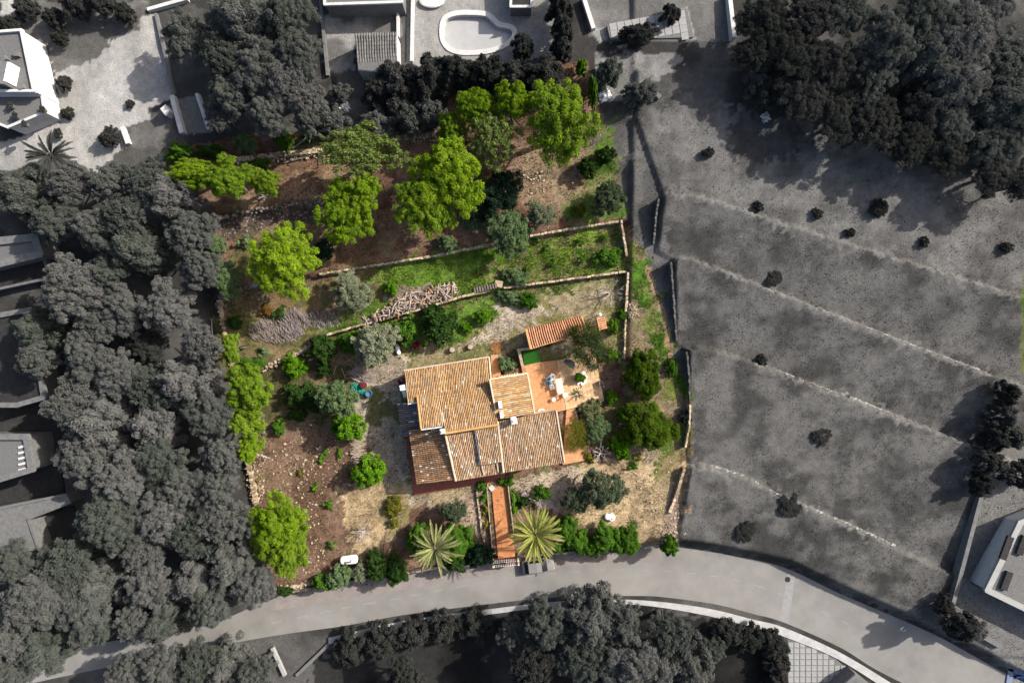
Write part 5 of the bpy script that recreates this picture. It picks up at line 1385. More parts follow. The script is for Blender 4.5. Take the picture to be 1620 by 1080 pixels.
bare_tree(420, 312, 9, 1.5, 6, 'small broken dead tree under the smallest corner pine', n=5)
def fallen(a, b, r_, label, h0=.2, h1=.25, mat='bark', name='fallen_trunk'):
    A = Gp(*a); B = Gp(*b); A.z += h0; B.z += h1; mb = MB(); d = B - A
    mb.tube([(0, 0, 0), tuple(d * .5 + Vector((.08, .1, .05))), tuple(d)], [r_, r_ * .8, r_ * .45], 7)
    for t, s in ((.5, 1), (.75, -1)):
        q = d * t; mb.tube([tuple(q), tuple(q + Vector((-d.y * s * .25, d.x * s * .25, .2)))], [r_ * .5, r_ * .2], 5)
    tag(mb.build(name, M[mat], loc=A), label, 'trunk')
fallen((405, 714), (432, 724), .11, 'forked pale trunk leaning out over the red soil from the boundary', 1.4, .7, 'log', 'leaning_trunk')
fallen((450, 258), (525, 240), .16, 'long dark fallen trunk in front of the pale rubble wall', .15, .2, 'bark')
fallen((651, 216), (658, 228), .10, 'short leaning dead trunk at the rubble wall above the big pine', 1.0, .3, 'log', 'leaning_trunk')
fallen((832, 784), (856, 798), .12, 'twisted grey trunk lying between the two grey tufts', .4, .5, 'deadwood')

# ------------------------------------------------------------------ firewood: every log its own object
LOGS = []
for k in range(5):
    rs = np.random.RandomState(k); L = .5; mb = MB()
    mb.tube([(-L, 0, 0), (0, rs.uniform(-.08, .08), rs.uniform(-.03, .03)), (L, rs.uniform(-.05, .05), 0)], [.062, .055, .045], 6); LOGS.append(mb.mesh('firewood_log', True))
    LOGS[-1].materials.append(M['log'])
def firewood():
    rg = random.Random(21)
    heap = [(574, 511), (600, 490), (616, 484), (640, 466), (665, 468), (690, 453), (720, 450), (726, 462), (700, 474), (650, 490), (600, 506)]
    hp = heap; n = 0; tries = 0
    cx = np.array([p[0] for p in hp]).mean()
    while n < 270 and tries < 4000:
        tries += 1
        px, py = rg.uniform(572, 727), rg.uniform(449, 512)
        if not inside_poly(np.array([px]), np.array([py]), hp)[0]: continue
        p = Gp(px, py)
        lay = rg.choice((0, 0, 1, 2, 3, 4, 5)) if 590 < px < 720 else rg.choice((0, 0, 1))
        yw = np.interp(p.x, L1[0], L1[1])
        if p.y < yw + .35: p.y = yw + .35
        p.z = G(p.x, p.y) + .07 + .11 * lay
        o = link_mesh('firewood_log', LOGS[rg.randrange(5)], None, None, p)
        a = rg.choice((1.45, 1.2, .3, .5, 2.2, 2.8)) + rg.gauss(0, .25)
        o.rotation_euler = (rg.uniform(0, 6), rg.uniform(-.2, .2), a); s = rg.uniform(.7, 1.35); o.scale = (s * rg.uniform(.7, 1.3), s, s)
        fresh = rg.random() < .1
        where = ('thin end of the firewood heap beside the dead hedge' if px < 618 else 'middle of the firewood heap on the terrace wall' if px < 672 else 'broad end of the firewood heap beside the garden steps')
        key = ('thin end', 'middle', 'broad end')[0 if px < 618 else 1 if px < 672 else 2]
        if fresh:
            own_material(o, M['log2']); tag(o, 'fresh orange split log in the ' + where, 'log', 'fresh logs in the %s of the firewood heap' % key)
        else: tag(o, 'weathered grey log in the ' + where, 'log', 'grey logs in the %s of the firewood heap' % key)
        n += 1
firewood()
fallen((650, 464), (668, 462), .13, 'thick lone log lying above the firewood heap', .12, .12, 'log', 'loose_log')

# ------------------------------------------------------------------ loose stones, grass: uncountable
def scatter_stones(name, polys, n, smin, smax, mat, seed, zoff=0):
    rg = random.Random(seed); mb = MB(); base = None
    allp = [(p, w) for p, w in polys]; tot = sum(w for _, w in allp); pts = []
    for poly, w in allp:
        xs = [q[0] for q in poly]; ys = [q[1] for q in poly]; m = int(n * w / tot); got = 0
        while got < m:
            px, py = rg.uniform(min(xs), max(xs)), rg.uniform(min(ys), max(ys))
            if inside_poly(np.array([px]), np.array([py]), poly)[0]: pts.append((px, py)); got += 1
    P = np.array(pts); z = np.full(len(P), .5)
    for _ in range(5):
        X = (P[:, 0] - 810) * (H - z) / H / PPM; Y = (540 - P[:, 1]) * (H - z) / H / PPM; z = height(X, Y)
    for x, y, zz in zip(X, Y, z):
        s = smin + (smax - smin) * rg.random() ** 2.5
        mb.box(x, y, zz + s * .2, s, s * rg.uniform(.6, 1), s * rg.uniform(.5, .8), rg.uniform(0, 3.1), rg.uniform(.05, 1), .35, rg)
    o = mb.build(name, M[mat]); tag(o, kind='stuff')
scatter_stones('loose_stones', [([(400, 710), (480, 690), (560, 720), (580, 770), (500, 800), (520, 900), (445, 925), (470, 800), (405, 790)], 6), ([(405, 720), (420, 720), (420, 790), (405, 790)], .6), ([(488, 790), (505, 790), (505, 835), (490, 830)], .35), ([(820, 275), (868, 268), (880, 300), (838, 308)], 1.1), ([(1050, 810), (1075, 810), (1072, 850), (1040, 855)], 1.0), ([(995, 715), (1060, 700), (1070, 800), (1000, 840)], .8), ([(985, 475), (1005, 480), (1012, 500), (990, 500)], .7)], 1300, .05, .26, 'stone', 61)
scatter_stones('shaded_rubble', [([(340, 350), (400, 335), (515, 322), (520, 345), (440, 362), (350, 380)], 3), ([(345, 475), (400, 460), (430, 470), (360, 500)], .6), ([(460, 660), (540, 660), (540, 700), (470, 700)], .5)], 560, .06, .24, 'stonedark', 62)  # stones darkened: the shade they lie in is put into their colour

def sow(name, kinds, n, hgt, wid, cols, seed, mask=None, spread=.5):
    """Blades of grass standing wherever the ground was laid out as that kind."""
    rs = np.random.RandomState(seed)
    sel = np.isin(GK, kinds) & (np.abs(GX) < 66) & (np.abs(GY) < 45)
    if mask is not None: sel &= mask
    ids = np.argwhere(sel); ids = ids[rs.randint(0, len(ids), n)]
    X = gx[ids[:, 1]] + rs.uniform(-.5, .5, n) * STEP; Y = gy[ids[:, 0]] + rs.uniform(-.5, .5, n) * STEP
    cl = fbm(X, Y, 1.4, seed + 3); keep = cl > rs.uniform(.3, .62, n); X = X[keep]; Y = Y[keep]; m = len(X)
    Z = height(X, Y); a = rs.uniform(0, 6.283, m); l = hgt * rs.uniform(.4, 1.3, m)
    lean = rs.uniform(.2, 1.0, m) * spread
    w = wid * rs.uniform(.6, 1.4, m)
    bx, by = -np.sin(a) * w, np.cos(a) * w; tx, ty = np.cos(a) * l * lean, np.sin(a) * l * lean
    v = np.stack([np.stack([X - bx, Y - by, Z - .02], -1), np.stack([X + bx, Y + by, Z - .02], -1), np.stack([X + tx, Y + ty, Z + l], -1)], 1).reshape(-1, 3)
    me = mesh_np(name, v, np.arange(m * 3).reshape(m, 3), 3, attr=np.clip(rs.normal(.55, .22, m), .08, 1))
    o = link_mesh(name, me, leaf(name + '_blades', *cols, twig=cols[0], trans=.3)); tag(o, kind='stuff')
sow('green_grass', [2], 60000, .16, .045, ((.055, .11, .012), (.135, .235, .03)), 5)
sow('dry_grass', [3, 2], 60000, .20, .04, ((.15, .115, .05), (.36, .28, .15)), 6)
sow('undergrowth', [4, 1], 34000, .26, .06, ((.035, .055, .012), (.12, .12, .05)), 12, spread=.9)
sow('leaf_litter', [4, 1, 3], 30000, .10, .05, ((.09, .06, .035), (.27, .20, .12)), 13, spread=1.6)
sow('weeds', [3, 1], 14000, .14, .05, ((.035, .07, .010), (.10, .15, .03)), 8)
sow('field_scrub', [5], 45000, .10, .06, ((.05, .048, .043), (.085, .08, .072)), 7, spread=1.0)
# ------------------------------------------------------------------ gate, car
gate = empty('garden_gate', V(800, 886, -.2), .09, 'white picket gate in two rows at the foot of the terracotta path', 'gate')
for row, (dy, zb) in enumerate(((.18, .0), (-.55, -.75))):
    MB().box(0, dy, zb + .25, 3.05, .04, .06).build('rail', M['bark'], gate); MB().box(0, dy, zb + .85, 3.05, .04, .06).build('rail', M['bark'], gate)
    for k in range(14):
        MB().box(-1.46 + k * .225, dy - .05, zb + .55, .09, .05, 1.15).build('picket', M['white'], gate)
    for s in (-1.6, 1.6): MB().box(s, dy, zb + .5, .2, .22, 1.5).build('post', M['ochre'], gate)
MB().box(0, -.3, -1.3, 3.3, .9, .9).build('threshold', M['redpave'], gate)

M['carpaint'] = surface('silver_car_paint', (.14, .13, .13), (.19, .175, .175), 2, .3, spec=.5, metal=.0, coat=.6)
M['carglass'] = surface('car_glass', (.012, .012, .014), (.02, .02, .022), 2, .06, spec=.6)
M['rubber'] = surface('rubber', (.015, .015, .015), (.03, .03, .03), 4, .9)
M['redlamp'] = surface('red_lamp', (.25, .01, .01), (.35, .015, .015), 4, .3)
def car(px, py, rz, label, mats='carpaint'):
    c = empty('parked_car', V(px, py, ROADZ + .02), rz, label, 'car')
    # body: cross sections along the length (x, half width, bottom, shoulder height)
    sec = [(-2.05, .62, .42, .62), (-1.95, .78, .3, .78), (-1.5, .86, .25, .88), (0, .87, .24, .92), (1.2, .86, .25, .88), (1.85, .80, .28, .74), (2.08, .6, .4, .6)]
    mb = MB(); vs = []; fs = []
    for x, w_, b, t in sec:
        vs += [(x, -w_, b), (x, -w_ * 1.02, (b + t) / 2), (x, -w_ * .93, t), (x, -w_ * .5, t + .05), (x, w_ * .5, t + .05), (x, w_ * .93, t), (x, w_ * 1.02, (b + t) / 2), (x, w_, b)]
    for i in range(len(sec) - 1):
        for k in range(8):
            fs.append((i * 8 + k, (i + 1) * 8 + k, (i + 1) * 8 + (k + 1) % 8, i * 8 + (k + 1) % 8))
    fs += [tuple(range(7, -1, -1))[::-1], tuple(range((len(sec) - 1) * 8, len(sec) * 8))[::-1]]
    mb.add(vs, fs); mb.build('body', M[mats], c, smooth=False)
    cab = [(-1.75, .72, .92), (-1.25, .62, 1.40), (-.2, .63, 1.46), (.45, .60, 1.38), (1.15, .70, .92)]
    mb = MB(); roofq = [(-1.25, .62, 1.40), (-.2, .63, 1.46), (.45, .60, 1.38)]
    vs = []
    for x, w_, z in roofq: vs += [(x, -w_, z), (x, w_, z), (x, -w_, z - .05), (x, w_, z - .05)]
    mb.add(vs, [(0, 4, 5, 1), (4, 8, 9, 5), (0, 2, 6, 4), (4, 6, 10, 8), (1, 5, 7, 3), (5, 9, 11, 7), (0, 1, 3, 2), (8, 10, 11, 9)]); mb.build('roof', M[mats], c)
    def pane(n, q): MB().add(q, [(0, 1, 2, 3)]).build(n, M['carglass'], c)
    pane('windscreen', [(1.15, -.70, .92), (1.15, .70, .92), (.46, .59, 1.37), (.46, -.59, 1.37)])
    pane('rear_window', [(-1.75, .70, .92), (-1.75, -.70, .92), (-1.26, -.6, 1.38), (-1.26, .6, 1.38)])
    for s in (-1, 1):
        pane('side_window', [(-1.7, s * .80, .92), (1.1, s * .80, .92), (.43, s * .615, 1.36), (-1.22, s * .63, 1.38)])
        for x in (-1.3, 1.3):
            w_ = MB(); w_.tube([(x, s * .70, .32), (x, s * .89, .32)], .32, 16); wo = w_.build('wheel', M['rubber'], c)
            MB().tube([(x, s * .885, .32), (x, s * .905, .32)], .19, 12).build('rim', M['greywhite'], wo)
        MB().box(2.02, s * .5, .66, .1, .28, .12).build('headlight', M['greywhite'], c); MB().box(-2.02, s * .58, .66, .08, .2, .16).build('tail_light', M['redlamp'], c)
        MB().box(.85, s * .96, .98, .12, .2, .12).build('door_mirror', M[mats], c)
    return c
car(851, 892, .13, 'silver car parked on the road half under the dense palm')

# ------------------------------------------------------------------ neighbours' trees (grey surroundings)
M['greymid'] = leaf('mid_grey_foliage', (.044, .042, .040), (.088, .085, .081), (.058, .056, .053), .45, .3)
ORD = ['first', 'second', 'third', 'fourth', 'fifth', 'sixth', 'seventh', 'eighth', 'ninth', 'tenth', 'eleventh', 'twelfth', 'thirteenth', 'fourteenth', 'fifteenth', 'sixteenth']
def row(group, what, items, name='pine_tree', kind='pine', mat='greyleaf', cat='pine tree', hh=9):
    for i, it in enumerate(items):
        px, py, r = it[:3]; h = it[3] if len(it) > 3 else hh
        mt = it[4] if len(it) > 4 else mat
        kk = kind
        if kind == 'pine': kk = ('pine', 'pine', 'sparse', 'pine', 'dense')[(i * 7 + len(group)) % 5]
        if name == 'field_bush': r, h, mt = r * .8, h * .75, 'greymid'
        plant(name, kk, px, py, r, r * (.92 + .16 * ((i * 37) % 10) / 10), h, mt, what % ORD[i], cat, group, 'greybark')
row('grey pines of the woodland beside the plot', 'grey pine, %s from the top in the woodland row along the plot edge',
    [(232, 288, 40), (283, 318, 38), (305, 368, 38), (318, 425, 33), (272, 489, 42, 10), (322, 545, 34), (306, 600, 42, 10), (336, 660, 38), (352, 720, 32), (345, 770, 38), (358, 822, 38, 10), (378, 880, 38), (402, 925, 36, 8)])
row('grey pines in the middle of the woodland', 'grey pine, %s from the top in the middle row of the woodland',
    [(178, 292, 36), (200, 345, 40, 10), (235, 398, 40, 10), (178, 430, 34), (200, 485, 38), (236, 545, 30, 7, 'greydark'), (242, 610, 38), (262, 665, 42), (256, 725, 42), (292, 770, 38), (256, 815, 42, 10), (305, 845, 40), (325, 905, 40, 9)])
row('grey pines nearest the buildings', 'grey pine, %s from the top in the woodland row nearest the buildings',
    [(118, 292, 34), (60, 312, 42), (92, 352, 36), (152, 362, 34), (118, 455, 50, 11), (165, 505, 40), (82, 522, 36), (62, 566, 30), (142, 560, 38), (192, 595, 40), (118, 640, 46), (180, 662, 46, 10), (138, 722, 46), (200, 755, 44, 10), (178, 822, 50, 11), (232, 862, 40)])
row('grey pines at the lower corner', 'grey pine, %s counting from the top in the thicket at the lower corner',
    [(30, 888, 40), (110, 895, 48, 10), (178, 915, 42), (60, 948, 52, 11), (248, 925, 40), (140, 962, 46, 10), (20, 1005, 45), (95, 1010, 40)])
row('grey trees south of the lane', 'grey tree, %s along the lane in the bottom thicket before the side turning',
    [(20, 1062, 36), (150, 985, 30), (215, 985, 32), (275, 968, 34), (335, 958, 34), (205, 1068, 38), (262, 1058, 42), (318, 1045, 40), (370, 1042, 36), (405, 1066, 34)])
row('grey trees beyond the road', 'grey tree, %s along the far side of the road in the bottom grove',
    [(640, 1068, 32, 7, 'greydark'), (815, 1005, 28, 6), (862, 985, 38), (845, 1055, 40, 9, 'greydark'), (930, 968, 48, 10), (930, 1040, 46, 10), (985, 985, 36), (1000, 1048, 50, 11), (1058, 1002, 42, 10), (1082, 1052, 42, 9), (1120, 1030, 26, 6)])
row('grey hedge bushes beyond the road', 'dark hedge bush, %s along the bottom edge of the road',
    [(555, 1022, 30, 3), (605, 1010, 28, 3), (655, 1000, 28, 3), (702, 990, 26, 3), (750, 988, 26, 3), (1150, 1000, 24, 3), (1185, 1008, 24, 3), (1222, 1018, 22, 3), (1228, 1050, 20, 3), (1225, 1078, 20, 3)], 'hedge_bush', 'shrub', 'greydark', 'hedge')
row('grey trees above the plot', 'grey tree, %s from the street side in the thicket above the wood',
    [(292, 62, 40, 7, 'greypale'), (350, 95, 30), (395, 50, 52, 10), (455, 35, 46, 9), (470, 90, 40), (405, 115, 44, 9), (448, 140, 40), (378, 165, 32), (425, 185, 32), (485, 165, 32), (490, 195, 22), (350, 185, 26, 6)])
row('dark round trees by the kidney pool', 'dark round tree, %s in the row below the kidney-shaped pool',
    [(600, 150, 26, 5), (632, 135, 34, 6), (682, 128, 36, 6), (722, 120, 30, 6), (770, 124, 32, 6), (812, 134, 30, 6), (858, 128, 34, 6), (826, 78, 18, 4)], 'round_tree', 'shrub', 'greydark', 'tree')
row('pale bushes above the wood', 'pale grey bush, %s in the row along the top edge of the wood',
    [(540, 150, 18, 3), (530, 190, 24, 3), (600, 195, 26, 3), (646, 188, 28, 4), (680, 182, 26, 4)], 'bush', 'shrub', 'greyleaf', 'bush')
row('dark cypresses by the pool deck', 'dark cypress, %s from the top in the column beside the pool deck',
    [(888, -5, 18, 6), (886, 25, 20, 6), (890, 55, 18, 6), (888, 82, 18, 5)], 'cypress_tree', 'shrub', 'greydark', 'cypress')
row('pale trees of the big wood', 'pale grey tree, %s from the driveway side in the upper wood',
    [(1330, 20, 46, 8), (1402, 62, 46, 9), (1455, 20, 52, 9), (1385, 112, 40, 7), (1445, 100, 46, 8), (1520, 55, 54, 9), (1505, 130, 48, 8), (1560, 10, 40, 7), (1585, 95, 44, 7), (1562, 170, 46, 7), (1500, 190, 40, 6), (1612, 170, 44, 7), (1590, 225, 40, 6), (1365, 158, 30, 6), (1540, 245, 34, 6)], mat='greyleaf')
row('dark trees of the big wood', 'very dark tree, %s from the driveway side in the upper wood',
    [(1190, 90, 30, 6), (1210, 35, 42, 7), (1255, 85, 46, 7), (1275, 30, 42, 8), (1225, 140, 36, 5), (1270, 150, 44, 6), (1310, 100, 40, 7), (1325, 190, 42, 6), (1385, 200, 40, 7), (1440, 180, 40, 7), (1440, 225, 40, 6), (1495, 245, 36, 6), (1560, 280, 34, 6), (1612, 290, 34, 6)], mat='greydark')
plant('round_tree', 'shrub', 1197, 135, 22, 22, 4, 'greypale', 'pale round grey tree at the dark edge of the upper wood', 'tree', None, 'greybark')
plant('round_tree', 'shrub', 1010, 150, 26, 20, 3.5, 'greyleaf', 'grey bush on the sandy corner above the field', 'bush', None, 'greybark')
plant('round_tree', 'shrub', 965, 115, 18, 26, 3, 'greyleaf', 'grey upright bush beside the sandy corner at the plot tip', 'bush', None, 'greybark')
plant('round_tree', 'shrub', 1010, 55, 30, 16, 2.6, 'greydark', 'dark bush spilling over the tiled terrace', 'bush', None, 'greybark')
plant('round_tree', 'shrub', 1060, 25, 16, 16, 2.6, 'greydark', 'dark bush in the light part of the tiled terrace', 'bush', None, 'greybark')
row('scattered bushes of the neighbouring field', 'dark low bush, %s from the plot across the upper field',
    [(1120, 242, 12, 1.3), (1200, 327, 11, 1.0), (1293, 338, 11, 1.0), (1345, 368, 10, 1.0), (1390, 330, 18, 1.3), (1462, 383, 11, 1.1), (1592, 392, 13, 1.2)], 'field_bush', 'shrub', 'greydark', 'bush')
row('low bushes of the lower field', 'dark low bush, %s from the plot across the lower field terraces',
    [(1085, 660, 13, 2.0), (1225, 440, 16, .6), (1205, 570, 12, .8), (1300, 690, 18, .7), (1250, 800, 22, .8), (1180, 840, 20, .8)], 'field_bush', 'shrub', 'greydark', 'bush')
row('dark hedge of the parking area', 'tall dark hedge tree, %s from the top along the parking area',
    [(1590, 622, 20, 3.5), (1578, 655, 22, 4), (1568, 692, 22, 4), (1558, 730, 22, 4), (1548, 765, 18, 3.5)], 'hedge_tree', 'shrub', 'greydark', 'hedge')
row('shrubs at the parking entrance', 'grey shrub, %s from the field at the parking entrance',
    [(1492, 955, 17, 2.5, 'greydark'), (1512, 985, 24, 5.5, 'greydark'), (1538, 992, 20, 2.2), (1600, 690, 20, 3), (1610, 750, 24, 4, 'greydark')], 'entrance_shrub', 'shrub', 'greyleaf', 'shrub')
row('driveway trees and bushes', 'grey bush, %s from the house front across the pale driveway',
    [(103, 133, 13, 1.6, 'greydark'), (108, 180, 10, 1.2), (92, 212, 8, 1.2), (175, 218, 16, 2.2, 'greydark'), (206, 165, 7, .8)], 'driveway_bush', 'shrub', 'greydark', 'bush')
row('garden trees at the top corner', 'dark garden tree, %s from the corner along the top edge',
    [(18, 45, 16, 3), (45, 18, 18, 3), (88, 32, 16, 3), (125, 14, 22, 4), (165, 8, 18, 4), (200, 24, 16, 3), (98, 62, 12, 2.5)], 'garden_tree', 'shrub', 'greydark', 'tree')

# ------------------------------------------------------------------ neighbours' buildings
M['greylight'] = surface('light_grey_render', (.20, .20, .195), (.27, .27, .265), 1.2, .9, .1)
def block(name, foot, h, label, roofmat='greyroof', wallmat='greywhite', par=.35, cat='house', base=None, parapet='greywhite', pw=.3, at_roof=False):
    """Flat-roofed block on a footprint measured on the ground; walls, roof deck and a parapet."""
    g0 = min(Gp(*f).z for f in foot) if base is None else base
    q = [W(a, b, g0 + h if at_roof else g0) for a, b in foot]
    cx = sum(p[0] for p in q) / len(q); cy = sum(p[1] for p in q) / len(q)
    root = empty(name, (cx, cy, g0), 0, label, cat)
    loc = [(p[0] - cx, p[1] - cy) for p in q]
    a = sum(loc[i][0] * loc[(i + 1) % len(loc)][1] - loc[(i + 1) % len(loc)][0] * loc[i][1] for i in range(len(loc)))
    if a < 0: loc = loc[::-1]
    MB().prism(loc, -.5, h - .08).build('wall', M[wallmat], root)
    ins = [(x * .97, y * .97) for x, y in loc]
    MB().prism(ins, h - .2, h - .0).build('roof', M[roofmat], root)
    if par:
        n = len(loc)
        for i in range(n):
            A = Vector((*loc[i], 0)); B = Vector((*loc[(i + 1) % n], 0)); d = B - A; c = (A + B) / 2
            MB().box(c.x, c.y, h + par / 2 - .05 + .004 * i, d.length + pw * .6, pw, par + .1, math.atan2(d.y, d.x)).build('parapet', M[parapet], root)
    return root
b1 = block('white_house', [(75, 74), (94, 165), (-60, 165), (-60, 84)], 4.2, 'big white house with grey gravel roof beside the pale driveway')
p = V(16, 122, b1.location.z + 4.2) - b1.location; MB().box(p.x, p.y, 4.9, 1.6, 2.6, 1.6, -.2).build('stair_head', M['greywall'], b1); MB().box(p.x + .75, p.y, 4.9, .35, 2.2, 1.7, -.2).build('stair_head_wall', M['white'], b1)
for k, (vx, vy) in enumerate(((30, 88), (38, 140), (10, 95))):
    q = V(vx, vy, b1.location.z + 4.2) - b1.location; MB().box(q.x, q.y, 4.45, .6, .5, .5, .3 * k).build('roof_vent', M['greywall'], b1)
b2 = block('roof_terrace', [(94.5, 165.6), (98, 191), (42, 214), (-60, 172), (-60, 165.6)], 3.0, 'lower roof terrace with four dark pots below the white house', par=.2)
for i, (px, py) in enumerate(((22, 170), (29, 186), (44, 199), (72, 176))):
    p = V(px, py, b2.location.z + 3.0); pt = empty('terrace_pot', p, 0, ['dark pot nearest the frame edge on the white house terrace', 'second dark pot on the white house terrace', 'dark pot at the corner tip of the white house terrace', 'dark pot nearest the white house wall on its terrace'][i], 'pot', 'pots on the roof terrace')
    MB().lathe(0, 0, [(.25, 0), (.36, .5), (.36, .56), (.28, .56)], 12).build('pot_body', M['greywall'], pt); o = link_mesh('bush', CROWN['small'][0], M['greydark'], pt, (0, 0, .6)); own_material(o, M['greydark']); o.scale = (.7, .7, .7)
def wallbar(a, b, h, label, mat='greywhite', w=.35, name='garden_wall', cat='wall'):
    A = Gp(*a); B = Gp(*b); d = B - A; c = (A + B) / 2
    mb = MB(); z0 = min(A.z, B.z) - A.z - .3; z1 = max(A.z, B.z) - A.z + h
    mb.box((B.x - A.x) / 2, (B.y - A.y) / 2, (z0 + z1) / 2, d.length, w, z1 - z0, math.atan2(d.y, d.x)); tag(mb.build(name, M[mat], loc=A), label, cat)
wallbar((277, 155), (293, 214), .9, 'white wall on the driveway side of the small grey forecourt', w=.55)
wallbar((316, 152), (335, 208), .9, 'thin pale wall on the wood side of the small grey forecourt', w=.4)
wallbar((249, 24), (278, 152), .5, 'low pale wall between the driveway and the tree garden', w=.3, mat='greywall')
wallbar((236, 18), (300, 2), .5, 'low pale garden wall at the top edge above the driveway', w=.4)
wallbar((268, 176), (276, 186), 1.6, 'short white gate pier beside the small grey forecourt', w=.8, name='gate_pier', cat='pier')
wallbar((197, 203), (207, 230), .7, 'pale low wall at the bottom corner of the driveway', w=.4)
wallbar((508, 0), (520, 122), .5, 'long thin grey wall between the tree thicket and the pool house yard', 'greywall', .35)
wallbar((630, -10), (631, 62), .7, 'pale wall between yard and pool deck at the top edge', 'greywhite', .3)
wallbar((654, -10), (652, 100), .6, 'second pale wall along the pool deck', 'greywhite', .35)
wallbar((1150, -5), (1157, 66), 1.0, 'pale end wall of the tiled terrace beside the dark wood', 'greywhite', .5)
wallbar((922, 0), (938, 50), .8, 'pale side wall of the tiled terrace beside the cypresses', 'greywhite', .5)
wallbar((1015, 132), (1042, 158), .8, 'short pale wall by the sandy corner above the field', 'greywall', .5)
ph = block('pool_house', [(563, 55), (627, 53), (628, 106), (600, 114), (566, 111)], 3.0, 'small grey pool house with ribbed roof and a white side wall', 'greyroof', 'greywhite', par=0, at_roof=True)
v, f, c = tiles_mesh(V(561, 53, 6.55) - ph.location, V(628, 51, 6.55) - ph.location, V(629, 108, 6.2) - ph.location, V(566, 112, 6.2) - ph.location, ('ad', 1), 'clay', .3, .45, 77, .13)
gcol = np.repeat(np.random.RandomState(3).uniform(.085, .14, len(f) // 4), 4)[:, None] * np.ones(3)
o = link_mesh('roof_tile_cover', mesh_np('roof_tile_cover', v, f, 4, col=gcol), M['tile'], ph); tag(o, kind='stuff')
bh = block('top_house', [(512, -70), (636, -72), (636, 4), (514, 8)], 3.2, 'grey building at the top edge casting a dark band over the yard', 'greyroof', 'greywall', par=.2, at_roof=True)
pg = block('pool_kiosk', [(810, -30), (842, -30), (840, 26), (808, 26)], 2.4, 'dark small kiosk beside the pool deck at the top edge', 'greydarkroof', 'greywall', par=.1, cat='outbuilding')
# kidney-shaped pool
gz = Gp(690, 50).z
kid = catmull([W(*k, gz) for k in KID + [KID[0]]], 5)[:-1]
cx = sum(p[0] for p in kid) / len(kid); cy = sum(p[1] for p in kid) / len(kid)
pool = empty('swimming_pool', (cx, cy, gz), 0, 'empty-looking pale kidney-shaped swimming pool on the neighbour\'s deck', 'swimming pool')
M['poolpale'] = surface('pale_pool_lining', (.30, .30, .30), (.36, .36, .36), 1, .5)
M['greywater'] = surface('pale_grey_water', (.27, .27, .27), (.32, .32, .32), 1, .12, spec=.3)
rel = [(p[0] - cx, p[1] - cy) for p in kid]; n = len(rel)
def grow(pts, d):
    out = []
    for i in range(len(pts)):
        a = Vector(pts[i - 1]); b = Vector(pts[(i + 1) % len(pts)]); t = (b - a).normalized(); out.append((pts[i][0] + t.y * d, pts[i][1] - t.x * d))
    return out
area = sum(rel[i][0] * rel[(i + 1) % n][1] - rel[(i + 1) % n][0] * rel[i][1] for i in range(n))
if area < 0: rel = rel[::-1]
outer = grow(rel, .55); inner = grow(rel, -.05)
mb = MB(); vs = [(x, y, .14) for x, y in outer] + [(x, y, .14) for x, y in inner] + [(x, y, -.1) for x, y in outer] + [(x, y, -1.45) for x, y in inner]; fs = []
for i in range(n):
    j = (i + 1) % n; fs += [(i, j, n + j, n + i), (2 * n + i, 2 * n + j, j, i), (n + i, n + j, 3 * n + j, 3 * n + i)]
mb.add(vs, fs); mb.build('coping', M['greywhite'], pool)
mb = MB(); mb.add([(x, y, -.55) for x, y in grow(rel, .0)], [tuple(range(n))]); mb.build('water_surface', M['greywater'], pool)
# pale hedge-like sun bed at the deck edge
lz = empty('deck_planter', Gp(684, 4), 0, 'pale oval planter on the deck above the kidney pool', 'planter'); MB().lathe(0, 0, [(1.3, 0), (1.4, .4), (1.2, .45), (.2, .4)], 20).build('rim', M['greywhite'], lz); lz.scale = (1.1, .6, 1)
# white things in the grey wood
tag(crumple(0, 0, .9, .6, .8, 8).build('white_boulder', M['white'], loc=Gp(541, 168), rz=-.6), 'bright white boulder among the grey bushes above the wood', 'boulder')
tag(crumple(0, 0, .7, .6, .8, 9).build('white_boulder', M['white'], loc=Gp(957, 152), rz=.5), 'bright white boulder at the sandy corner by the plot tip', 'boulder')
tag(crumple(0, 0, .5, .5, .6, 10).build('white_boulder', M['greywhite'], loc=Gp(1211, 186), rz=.5), 'small pale boulder at the edge of the dark wood', 'boulder')
# buildings on the left edge
la = block('left_house', [(-60, 388), (58, 376), (66, 402), (-60, 432)], 4.0, 'uppermost dark house at the frame edge with pale parapet', 'greyroof', 'greywall', par=.4, parapet='greywall', pw=.9, at_roof=True)
lb = block('left_house', [(-60, 412), (68, 396), (80, 440), (-60, 470)], 1.4, 'dark sunken yard below the uppermost edge house', 'greydarkroof', 'greywall', par=.3, cat='yard', parapet='greywall', at_roof=True)
lc = block('left_house', [(-60, 510), (50, 490), (72, 628), (30, 640), (-60, 640)], 3.2, 'long dark flat roof with pale rim at the frame edge', 'greydarkroof', 'greywall', par=.4, parapet='greywall', pw=.6, at_roof=True)
ld = block('left_house', [(-60, 690), (44, 690), (52, 742), (-60, 776)], 4.5, 'grey house with pale louvred end below the long dark roof', 'greyroof', 'greywall', par=.4, parapet='greywall', pw=.7, at_roof=True)
le = block('left_house', [(-60, 815), (104, 782), (112, 794), (45, 820), (62, 868), (-60, 870)], 3.0, 'pale L-shaped terrace roof at the frame edge below the louvred house', 'greywall', 'greywall', par=.15, parapet='greywall', at_roof=True)
lf = block('left_yard', [(50, 826), (118, 798), (140, 840), (68, 868)], .5, 'black shaded yard in the angle of the pale L-shaped roof', 'greydarkroof', 'greydarkroof', par=0, cat='yard')  # near-black slab holds the yard's shade in its colour
lg = block('left_yard', [(-60, 780), (54, 746), (70, 680), (100, 720), (104, 778), (-60, 812)], .4, 'black shaded yard between louvred house and L-shaped roof', 'greydarkroof', 'greydarkroof', par=0, cat='yard')  # yard shade given as a black slab here too
